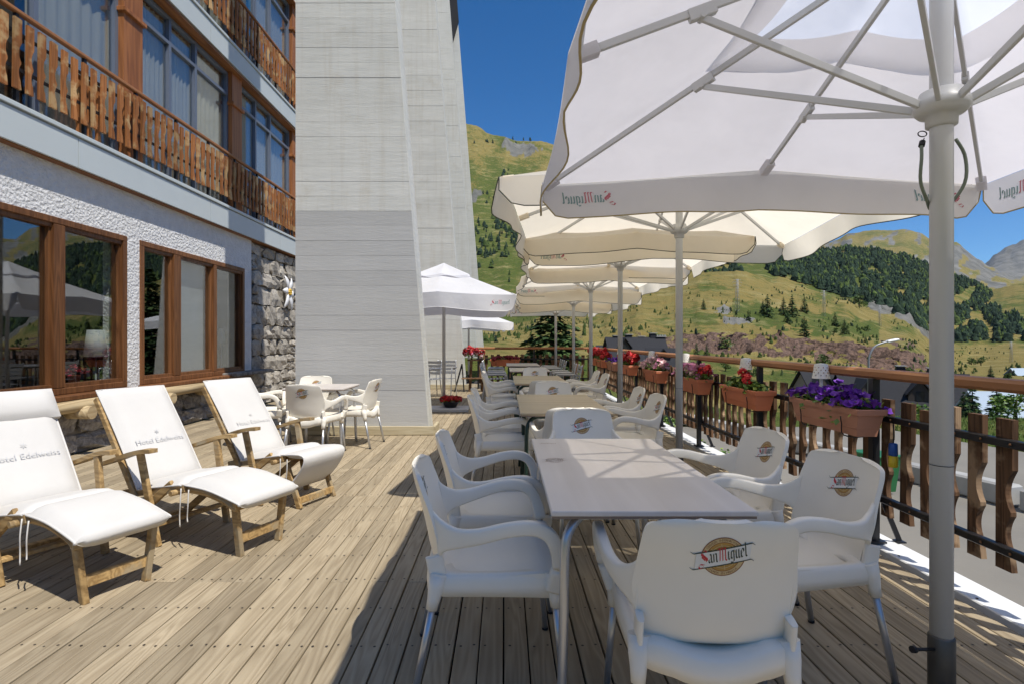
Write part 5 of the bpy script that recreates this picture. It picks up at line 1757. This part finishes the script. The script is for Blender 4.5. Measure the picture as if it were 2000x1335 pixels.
# ================================================================== LOUNGERS
def lounger(label, X, Y, rz, folded=False, pillow=False, faint=1):
    t = thing('steamer_lounger', label, 'lounger', (X, Y, 0), math.radians(rz), 'teak steamer loungers')
    def tk(name, mb, par=None): return mb.build(name, M_teak, par or t)
    W = .255
    for s_ in (-1, 1):
        y = s_ * W
        # back stiles, seat rails
        tk('back_stile', MB().bar((-.84, y * .92, .28), (-1.265, y * .92, .90), .026, .045, ch=.004))
        tk('seat_rail', MB().bar((-.98, y * .86, .285), (-.38, y * .86, .385), .026, .048, ch=.004))
        # front leg carrying the arm, rear leg
        tk('leg', MB().bar((-.735, s_ * .272, .575), (-.60, s_ * .248, 0), .026, .055, ch=.004, up=(1, 0, 0)))
        tk('leg', MB().bar((-.50, s_ * .222, .40), (-1.06, s_ * .235, 0), .024, .05, ch=.004))
        # curved armrest
        P = spline([(-1.13, s_ * .285, .475), (-.95, s_ * .290, .525), (-.80, s_ * .292, .572), (-.68, s_ * .292, .602), (-.58, s_ * .290, .612)], 16)
        mb = MB()
        rowsA = []
        for i, p in enumerate(P):
            tt = i / 15
            w_ = .028 + .010 * math.sin(PI * min(1, tt * 1.1)) ; h_ = .013
            rowsA.append([(p[0], p[1] - w_, p[2] - h_), (p[0], p[1] + w_, p[2] - h_), (p[0], p[1] + w_, p[2] + h_), (p[0], p[1] - w_, p[2] + h_)])
        mb.grid(rowsA, smooth=False, close=True)
        n_ = len(mb.v)
        mb.f += [(0, 1, 2, 3), (n_ - 4, n_ - 3, n_ - 2, n_ - 1)]; mb.m += [0, 0]; mb.s += [False, False]
        tk('armrest', mb)
    tk('stretcher', MB().bar((-.63, -.245, .13), (-.63, .245, .13), .05, .022, ch=.003))
    tk('stretcher', MB().bar((-1.0, -.23, .05), (-1.0, .23, .05), .05, .022, ch=.003))
    tk('pivot_rod', MB().tube([(-.45, -.27, .355), (-.45, .27, .355)], .018, 10))
    for k in range(5):
        x = -.92 + k * .12
        tk('seat_slat', MB().box((x, 0, .30 + (x + .98) * .165), (.07, .42, .014)))
    for k in range(6):
        f = k / 5
        tk('back_slat', MB().box((-.86 - .39 * f, 0, .315 + .57 * f), (.02, .44, .05)))
    if not folded:
        for s_ in (-1, 1):
            y = s_ * .195
            tk('footrest_rail', MB().tube(spline([(-.42, y, .375), (-.25, y, .375), (-.08, y, .345), (.03, y, .305)], 10), .026, 4, smooth=False, flat=(.7, 1.1), side=(0, 1, 0)))
            tk('leg', MB().bar((.01, s_ * .185, .33), (.005, s_ * .145, 0), .03, .046, ch=.004))
        tk('footrest_bar', MB().box((.03, 0, .315), (.028, .42, .05), ch=.004))
        tk('stretcher', MB().bar((.0, -.155, .105), (.0, .155, .105), .022, .06, ch=.003))
        for k in range(4):
            tk('footrest_slat', MB().box((-.36 + k * .1, 0, .37 - .012 * k), (.06, .38, .014)))
    else:
        for s_ in (-1, 1):
            tk('leg', MB().bar((-.38, s_ * .19, .33), (-.25, s_ * .185, 0), .028, .046, ch=.004))
        tk('stretcher', MB().bar((-.26, -.19, .06), (-.26, .19, .06), .022, .05, ch=.003))
    # cushion : three padded sections
    if not folded:
        secs = [[(.085, .335), (.06, .345), (-.18, .392), (-.40, .402)], [(-.40, .402), (-.62, .365), (-.83, .325)], [(-.83, .325), (-1.05, .655), (-1.275, .955)]]
    else:
        secs = [[(-.36, .13), (-.24, .25), (-.165, .375), (-.21, .425), (-.41, .41)], [(-.40, .405), (-.62, .365), (-.83, .325)], [(-.83, .325), (-1.05, .655), (-1.275, .955)]]
    cu = None
    for si, sec in enumerate(secs):
        n_ = 14; C = spline(sec, n_); m_ = 13
        top = []; bot = []
        hw = .232 if si else .225
        for i, (x, z) in enumerate(C):
            a_ = C[min(i + 1, n_ - 1)]; b_ = C[max(i - 1, 0)]
            tx, tz = a_[0] - b_[0], a_[1] - b_[1]; L_ = math.hypot(tx, tz); nx, nz = tz / L_, -tx / L_
            if si == 0 or True:
                pass
            ru, rv = [], []
            e1 = min(1, (1 - abs(2 * i / (n_ - 1) - 1)) * 3.2)
            for j in range(m_):
                v_ = -1 + 2 * j / (m_ - 1)
                e2 = min(1, (1 - abs(v_)) * 3.0)
                th = .006 + .040 * math.sin(PI / 2 * e1) ** .7 * math.sin(PI / 2 * e2) ** .7
                th *= 1 + .10 * noise.noise(Vector((x * 9 + X, v_ * 3, si * 3 + Y)))
                w_ = hw * (1 - .016 * math.sin(PI * i / (n_ - 1)))
                y = v_ * w_
                sg = -1 if True else 1
                off = -1.0
                ru.append((x - nx * 0 + off * nx * -th, y, z + off * nz * -th)); rv.append((x + off * nx * th * .25, y, z + off * nz * th * .25))
            top.append(ru); bot.append(rv)
        # pick the side that faces up / forward
        midt = top[n_ // 2][m_ // 2]; midb = bot[n_ // 2][m_ // 2]
        if midt[2] < midb[2]:
            flip = []
            for i, (x, z) in enumerate(C):
                top[i] = [(2 * x - p[0], p[1], 2 * z - p[2]) for p in top[i]]; bot[i] = [(2 * x - p[0], p[1], 2 * z - p[2]) for p in bot[i]]
        mb = MB(); mb.grid(top); mb.grid(bot)
        rim = lambda S: [S[0][j] for j in range(m_)] + [S[i][m_ - 1] for i in range(1, n_)] + [S[n_ - 1][j] for j in range(m_ - 2, -1, -1)] + [S[i][0] for i in range(n_ - 2, 0, -1)]
        mb.grid([rim(top), rim(bot)], close=True)
        c_ = mb.build('cushion', M_cushion, t)
        P = [Vector((a_[0], a_[1] * 1.008, (a_[2] + b_[2]) / 2)) for a_, b_ in zip(rim(top), rim(bot))]
        MB().tube(P + [P[0]], .006, 6).build('piping', M_cushion, c_)
        if si == 2:
            vs, fs = text2d('Hotel Edelweiss', .052)
            wd = max(p[0] for p in vs)
            mb = MB()
            d_ = Vector((-.445, 0, .63)).normalized(); nn = Vector((.63, 0, .445)).normalized()
            o_ = Vector((-.83, 0, .325)) + d_ * .29 + nn * .067
            mb.add([o_ + Vector((0, px - wd / 2, 0)) + d_ * py for px, py in vs], fs)
            # sprig mark above the name
            for k in range(6):
                a_ = k * PI / 3 + .3
                cc = o_ + d_ * .085
                mb.add([cc, cc + (Vector((0, 1, 0)) * math.cos(a_ - .3) + d_ * math.sin(a_ - .3)) * .010, cc + (Vector((0, 1, 0)) * math.cos(a_) + d_ * math.sin(a_)) * .020, cc + (Vector((0, 1, 0)) * math.cos(a_ + .3) + d_ * math.sin(a_ + .3)) * .010], [(0, 1, 2, 3)])
            mb.build('printed_name', M_grayprint if faint else M_cushion, c_)
    # ties
    for k in (0, 1):
        x = -.40 + k * .07; y = -.235
        P = spline([(x, y, .385), (x + .01, y - .012, .30), (x - .005, y - .006, .22), (x + .004, y - .01, .15 + .04 * k)], 10)
        MB().tube(P, .004, 5).build('tie', M_cushion, t)
    if pillow:
        mb = MB(); rows = []
        d_ = Vector((-.445, 0, .63)).normalized(); nn = Vector((.63, 0, .445)).normalized()
        for i in range(11):
            f = i / 10; rr = []
            for j in range(13):
                v_ = -1 + 2 * j / 12
                th = .05 + .055 * math.sin(PI * f) ** .5 * min(1, (1 - abs(v_)) * 3.5) ** .5
                rr.append(Vector((-.83, v_ * .243, .325)) + d_ * (.555 + .215 * f) + nn * th)
            rows.append(rr)
        mb.grid(rows)
        mb.grid([[p - nn * .03 for p in r_] for r_ in rows])
        a_ = [r_[0] for r_ in rows]; 
        rimr = [rows[0][j] for j in range(13)] + [rows[i][12] for i in range(1, 11)] + [rows[10][j] for j in range(11, -1, -1)] + [rows[i][0] for i in range(9, 0, -1)]
        mb.grid([rimr, [p - nn * .03 for p in rimr]], close=True)
        mb.build('head_pillow', M_cushion, t)
    return t
lounger('white cushioned teak lounger at the left edge, with a head pillow', -2.015, 2.79, -27, pillow=True)
lounger('white cushioned teak lounger in the middle of the three', -1.54, 3.38, -24)
lounger('white cushioned teak lounger with folded footrest, farthest, beside the small table', -1.275, 4.22, -24, folded=True, faint=0)

# ================================================================== FENCE
fence = thing('terrace_fence', 'terrace fence of wavy brown pickets on black rails with wooden handrail at the right', 'fence', (2.42, 0, 0))
FP = [.38, 1.94, 3.49, 5.05, 6.63, 8.2, 9.77, 11.33, 12.9, 14.4]
def fl_(mb, name, mat, par=None):
    return mb.build(name, mat, par or fence)
fl_(MB().bar((.02, -.4, 1.082), (.02, 14.45, 1.082), .115, .062, ch=.016), 'handrail', M_rail)
for z, nm in ((.80, 'upper_rail'), (.275, 'lower_rail')):
    mb = MB().bar((.03, -.4, z), (.03, 14.45, z), .040, .040, ch=.004)
    o = fl_(mb, nm, M_black)
    mb = MB()
    for k in range(92):
        mb.lathe([(.007, 0), (.007, .004), (.002, .007)], n=6, M=Matrix.Translation((.009, -.3 + k * .16, z)) @ Matrix.Rotation(-PI / 2, 4, 'Y'))
    q = mb.build('rail_bolts', plain('rusty_bolt' + nm, (.20, .10, .045), .6, .4), o); q['kind'] = 'stuff'
for y in FP:
    p = fl_(MB().box((-.02, y, .525), (.045, .045, 1.06), ch=.003).box((-.02, y, .005), (.10, .10, .012)), 'post', M_black)
    mb = MB().bar((-.02, y, .40), (.145, y, 0.0), .008, .032)
    mb.box((.145, y, -.002), (.05, .06, .008))
    fl_(mb, 'brace', M_black, p)
fpk = []
for i in range(4):
    Qw = .080 + .006 * (i % 2)
    me = MB().prism([(x, z) for x, z in picket_outline(Qw, .735 + .012 * i)], .030, 0, Matrix.Rotation(-PI / 2, 4, 'Z')).mesh('picket', M_picket)
    fpk.append(me)
y = .55; i = 0
while y < 14.3:
    o = link('picket', fpk[i % 4 if R.random() < .7 else 1], fence)
    o.location = (.067, y, .155 + R.uniform(-.015, .015)); o.rotation_euler = (R.uniform(-.02, .02), R.uniform(-.01, .01), R.uniform(-.03, .03))
    y += .163 + R.uniform(-.008, .008); i += 1
f2 = thing('terrace_fence', 'far end fence of dark pickets and a wooden rail in front of the spruce', 'fence', (-.75, 14.45, 0))
MB().bar((0, 0, 1.082), (3.15, 0, 1.082), .115, .062, ch=.016).build('handrail', M_rail, f2)
for z in (.80, .275):
    MB().bar((0, 0, z), (3.15, 0, z), .04, .04).build('rail', M_black, f2)
for k in range(3):
    MB().box((.05 + k * 1.5, .0, .525), (.045, .045, 1.06)).build('post', M_black, f2)
for k in range(19):
    o = link('picket', fpk[k % 4], f2); o.location = (.1 + k * .163, .045, .155); o.rotation_euler = (0, 0, PI / 2)
t = thing('hanging_tag', 'small blue and yellow tag hanging on a picket right of the purple petunias', 'tag', (2.445, 3.38, .58))
MB().lathe([(.018, .075), (.024, .07), (.026, .0), (.02, -.005)], n=12).build('blue_top', M_blue, t)
MB().lathe([(.024, -.075), (.026, -.07), (.026, -.006), (.02, -.004)], n=12).build('yellow_bottom', M_yel, t)
MB().tube([(0, 0, .07), (.005, 0, .12), (.0, 0, .2)], .004, 6).build('cord', M_black, t)
t = thing('waste_bin', 'green wheeled waste bin on the road behind the fence', 'bin', (5.0, 7.24, -.74), .2); t.scale = (.62, .62, .52)
MB().add([(-.24, -.26, .08), (.24, -.26, .08), (.24, .26, .08), (-.24, .26, .08), (-.29, -.34, .98), (.29, -.34, .98), (.29, .34, .98), (-.29, .34, .98)], [(3, 2, 1, 0), (4, 5, 6, 7), (0, 1, 5, 4), (1, 2, 6, 5), (2, 3, 7, 6), (3, 0, 4, 7)]).build('bin_body', M_bin, t)
MB().box((0, .0, 1.0), (.64, .74, .05), ch=.015).build('lid', M_bin, t)
for s_ in (-1, 1):
    MB().lathe([(.1, -.025), (.1, .025)], n=14, M=Matrix.Translation((s_ * .27, .26, .1)) @ Matrix.Rotation(PI / 2, 4, 'Y')).build('wheel', M_black, t)

# ================================================================== PLANTERS
def trough(label, loc, rz, L, mat):
    t = thing('flower_trough', label, 'planter', loc, rz, 'flower troughs on the fence')
    W0, W1, H = .125, .175, .175
    def ring_(z, w, l): return [(-l / 2, -w / 2, z), (l / 2, -w / 2, z), (l / 2, w / 2, z), (-l / 2, w / 2, z)]
    prof = [(0, W0, L - .10), (.045, W0 + .014, L - .085), (.05, W0 + .02, L - .08), (.14, W1 - .012, L - .025), (.14, W1 + .012, L), (.172, W1 + .018, L + .008), (.178, W1 + .010, L), (.176, W1 - .02, L - .03), (.135, W1 - .035, L - .05)]
    mb = MB(); rows = [ring_(*q) for q in prof]
    mb.grid(rows, smooth=False, close=True)
    mb.f.append((0, 1, 2, 3)); mb.m.append(0); mb.s.append(False)
    n_ = len(mb.v); mb.f.append((n_ - 4, n_ - 3, n_ - 2, n_ - 1)); mb.m.append(1); mb.s.append(False)
    mb.build('trough_body', [mat, M_soil], t)
    for x in (-.30 * L, .30 * L):
        mb = MB()
        mb.tube(spline([(x, W1 / 2 + .05, .03), (x, W1 / 2 + .05, .12), (x, W1 / 2 + .035, .165), (x, W1 / 2 + .022, .13), (x, W0 / 2 + .02, -.008), (x, -W0 / 2 - .012, -.010), (x, -W0 / 2 - .03, .07), (x, -W1 / 2 - .012, .115)], 26), .0042, 6)
        mb.build('wire_bracket', M_black, t)
    return t
blossom_me = {}
def blossom(mat, kind):
    key = (mat.name, kind)
    if key in blossom_me: return blossom_me[key]
    mb = MB()
    if kind == 'petunia':
        n = 10
        rim = []
        for i in range(n):
            a = 2 * PI * i / n
            rr = .026 * (1 + .12 * math.cos(a * 5))
            rim.append((rr * math.cos(a), rr * math.sin(a), .012 + .003 * math.cos(a * 5 + 1)))
        mid = [(.010 * math.cos(2 * PI * i / n), .010 * math.sin(2 * PI * i / n), .004) for i in range(n)]
        cen = [(.003 * math.cos(2 * PI * i / n), .003 * math.sin(2 * PI * i / n), -.012) for i in range(n)]
        mb.grid([cen, mid, rim], close=True)
    else:       # geranium head: ball of little petals
        Q = random.Random(4)
        for i in range(46):
            d = Vector((Q.gauss(0, 1), Q.gauss(0, 1), Q.gauss(.35, .8))).normalized()
            a, b_, _ = frame_from(d)
            c = d * .034 * Q.uniform(.8, 1.1); L = .013
            mb.add([c - a * L, c + b_ * L + d * .003, c + a * L, c - b_ * L + d * .003], [(0, 1, 2, 3)])
    me = mb.mesh('blossom', mat); blossom_me[key] = me
    return me
def plant(name, label, loc, L, W, H, leafm, blooms, nleaf, seed, rz=PI / 2, trail=0.0):
    """blooms: list of (material, kind, number, scale)"""
    Q = random.Random(seed)
    t = thing(name, label, 'plant', loc, rz, 'plants in the fence troughs')
    mb = MB()
    for i in range(nleaf):
        x = Q.uniform(-.5, .5) * L; y = Q.gauss(0, .45) * W * .6
        y = max(-W * .75, min(W * .75, y))
        top = H * (1 - (2 * x / L) ** 2 * .35) * (1 - (y / W) ** 2 * .5) * (.75 + .4 * noise.noise(Vector((x * 9, y * 9, seed))))
        z = Q.random() ** .6 * top
        if trail and Q.random() < trail: z = -Q.random() * .07; y = Q.choice((-1, 1)) * W * Q.uniform(.55, .72)
        n_ = Vector((Q.gauss(0, .7), Q.gauss(0, .7), 1)).normalized(); a, b_, _ = frame_from(n_, (Q.uniform(-1, 1), Q.uniform(-1, 1), .2))
        c = Vector((x, y, z)); s = Q.uniform(.016, .032)
        mb.add([c - a * s, c - a * s * .2 + b_ * s * .65, c + a * s, c - a * s * .2 - b_ * s * .65], [(0, 1, 2, 3)], 0 if Q.random() < .7 else 1)
    mb.build('foliage', [leafm, M_leaf2], t)
    for mat, kind, n, s in blooms:
        me = blossom(mat, kind)
        if kind != 'petunia': stems = MB()
        for i in range(n):
            x = Q.uniform(-.5, .5) * L * 1.02; y = Q.uniform(-.62, .62) * W
            top = H * (1 - (2 * x / L) ** 2 * .35) * (1 - (y / W) ** 2 * .45) * (.80 + .4 * noise.noise(Vector((x * 9, y * 9, seed))))
            z = top + Q.uniform(-.25, .12) * H if kind == 'petunia' else top * Q.uniform(.95, 1.45)
            o = link('blossom', me, t, (x, y, z))
            o.rotation_euler = (Q.gauss(0, .55) + (.5 if kind == 'petunia' else 0), Q.gauss(0, .5), Q.uniform(0, 6)); k = s * Q.uniform(.8, 1.15); o.scale = (k, k, k)
            if kind != 'petunia': stems.tube([(x * .9, y * .7, top * .3), (x, y, z)], .002, 4)
        if kind != 'petunia': stems.build('stems', M_leaf, t)
    return t
def lantern(label, loc):
    t = thing('garden_lantern', label, 'lantern', loc, 0, 'white lanterns in the troughs')
    MB().lathe([(.009, -.1), (.009, .05), (.017, .06), (.012, .075), (.017, .09), (.011, .105), (.011, .16)], n=12).build('stem', M_whitelamp, t)
    mb = MB(); n = 40; m_ = 11
    for i in range(m_):
        for j in range(n):
            if 1 < i < 9 and i % 2 == 0 and (j + i) % 4 == 0: continue     # cut holes
            if 2 < i < 8 and i % 2 == 0 and j % 2 == 0 and False: continue
            f = lambda ii, jj: ((.060 - .016 * ii / m_) * math.cos(2 * PI * jj / n), (.060 - .016 * ii / m_) * math.sin(2 * PI * jj / n), .15 + .105 * ii / m_)
            mb.add([f(i, j), f(i, j + 1), f(i + 1, j + 1), f(i + 1, j)], [(0, 1, 2, 3)], 0, True)
    mb.lathe([(.044, .255), (.02, .259), (.002, .260)], n=24)
    mb.build('pierced_shade', M_whitelamp, t)
TZ, TX = .675, 2.30
TR = [
 (3.76, .80, M_terra2, 'pale terracotta trough of purple petunias hung on the fence, nearest the camera'),
 (5.12, .78, M_terra, 'orange terracotta trough with red geraniums and a lantern, second along the fence'),
 (6.55, .80, M_terra, 'orange terracotta trough of pink petunias behind the thin parasol pole'),
 (8.20, .80, M_terra, 'orange terracotta trough of pale pink flowers, fourth along the fence'),
 (9.95, .78, M_terra, 'terracotta trough of red geraniums, fifth along the fence'),
 (11.3, .78, M_terra2, 'brownish trough of dark purple flowers, sixth along the fence'),
 (12.6, .78, M_terra, 'terracotta trough of red geraniums, seventh along the fence'),
 (13.7, .78, M_terra, 'terracotta trough of red geraniums in the far corner of the fence'),
]
for i, (y, L, m_, lb) in enumerate(TR):
    trough(lb, (TX, y, TZ if i else .69), -PI / 2, L, m_)
PZ = TZ + .135
plant('petunia_plant', 'deep purple petunias spilling over the nearest trough', (TX, 3.76, PZ + .015), .74, .19, .16, M_leaf, [(M_purple, 'petunia', 110, 1.25)], 360, 31, trail=.04)
plant('geranium_plant', 'leafy geranium with a few red heads beside the second lantern', (TX, 5.12, PZ), .62, .17, .16, M_leaf, [(M_red, 'geranium', 5, 1.25)], 620, 32)
plant('petunia_plant', 'big pink petunias in the third trough behind the pole', (TX, 6.55, PZ), .74, .20, .22, M_leaf, [(M_pink, 'petunia', 70, 1.5), (M_palepink, 'petunia', 20, 1.4)], 480, 33)
plant('geranium_plant', 'two red geranium heads at the near end of the pink trough', (TX, 6.18, PZ + .02), .16, .15, .12, M_leaf, [(M_red, 'geranium', 3, 1.7)], 60, 43)
plant('petunia_plant', 'pale pink and white petunias in the fourth trough', (TX, 8.20, PZ), .72, .20, .24, M_leaf, [(M_palepink, 'petunia', 60, 1.5), (M_pink, 'petunia', 24, 1.4)], 460, 34)
plant('geranium_plant', 'bright red geraniums in the fifth trough', (TX, 9.95, PZ), .70, .20, .22, M_leaf, [(M_red, 'geranium', 20, 1.7)], 420, 35)
plant('petunia_plant', 'dark purple petunias in the sixth trough', (TX, 11.3, PZ), .66, .18, .12, M_leaf, [(M_purple, 'petunia', 36, 1.2)], 320, 36)
plant('geranium_plant', 'bright red geraniums in the seventh trough', (TX, 12.6, PZ), .70, .20, .22, M_leaf, [(M_red, 'geranium', 20, 1.8)], 380, 37)
plant('geranium_plant', 'bright red geraniums in the far corner trough', (TX, 13.7, PZ), .70, .20, .24, M_leaf, [(M_red, 'geranium', 22, 1.8)], 380, 38)
for y, lb in ((3.98, 'white pierced lantern standing in the purple petunias'), (5.22, 'white pierced lantern standing in the red geranium trough'), (6.95, 'white lantern standing behind the pink petunias'), (8.55, 'white lantern standing in the pale pink trough'), (10.9, 'white lantern standing beside the dark purple petunias')):
    lantern(lb, (TX + .045, y, PZ + .06))
t = trough('terracotta trough with dark red flowers on the far end fence', (.02, 14.28, .62), 0, .80, M_terra)
plant('begonia_plant', 'dark red flowers in the trough on the far end fence', (.02, 14.28, .755), .72, .2, .10, M_leaf, [(M_dkred, 'geranium', 34, 1.3)], 240, 39, rz=0)
# pot of red flowers at the foot of the white parasol
t = thing('flower_pot', 'dark pot at the foot of the white parasol', 'pot', (-1.0, 10.02, .058))
MB().lathe([(.10, 0), (.15, .10), (.155, .105), (.14, .10)], n=18).build('pot_body', M_black, t)
plant('geranium_plant', 'red flowers growing in the pot at the foot of the white parasol', (-1.0, 10.02, .15), .34, .22, .08, M_leaf, [(M_red, 'geranium', 16, 1.5)], 120, 40, rz=0)
# flower stand with toys and flowers by the third buttress
t = thing('flower_stand', 'dark wooden stand crowded with red and white flowers near the far end of the terrace', 'stand', (-.72, 13.7, 0))
for sx in (-1, 1):
    MB().bar((sx * .16, 0, 0), (sx * .12, 0, .80), .07, .07, ch=.006).build('upright', M_picket, t)
    MB().bar((-.42 + sx * .12, -.08, 0), (-.36, .02, .70), .03, .03).build('leg', M_black, t)
MB().box((0, 0, .80), (.42, .34, .035), ch=.005).build('shelf', M_picket, t)
MB().box((-.05, 0, .34), (.62, .30, .03), ch=.005).build('shelf', M_picket, t)
MB().box((.05, .0, 1.04), (.36, .30, .03), ch=.005).build('shelf', M_terra, t)
for sx in (-1, 1):
    MB().box((.05 + sx * .16, 0, .92), (.025, .26, .22)).build('shelf_side', M_picket, t)
plant('geranium_plant', 'mixed red, pink and white flowers heaped on the dark wooden stand', (-.78, 13.62, .86), .46, .34, .20, M_leaf, [(M_red, 'geranium', 9, 1.9), (M_pink, 'petunia', 14, 1.8), (M_dkred, 'geranium', 6, 1.8), (M_palepink, 'petunia', 10, 1.8)], 160, 41, rz=0)

# ================================================================== AIR
mb = MB().box((0, 0, 840), (15600, 15600, 1720))
hz = mb.build('haze', None)
hz.data.materials.clear()
hm = bpy.data.materials.new('mountain_air')
hm.use_nodes = True
hn = hm.node_tree.nodes
hn.clear()
pv = hn.new('ShaderNodeVolumePrincipled')
pv.inputs['Color'].default_value = (0.80, 0.88, 1.0, 1)
pv.inputs['Density'].default_value = 0.000022
pv.inputs['Anisotropy'].default_value = 0.0
ho = hn.new('ShaderNodeOutputMaterial')
hm.node_tree.links.new(pv.outputs[0], ho.inputs['Volume'])
hz.data.materials.append(hm)
tag(hz, 'thin blue mountain air between the terrace and the far peaks', None, None, 'stuff')
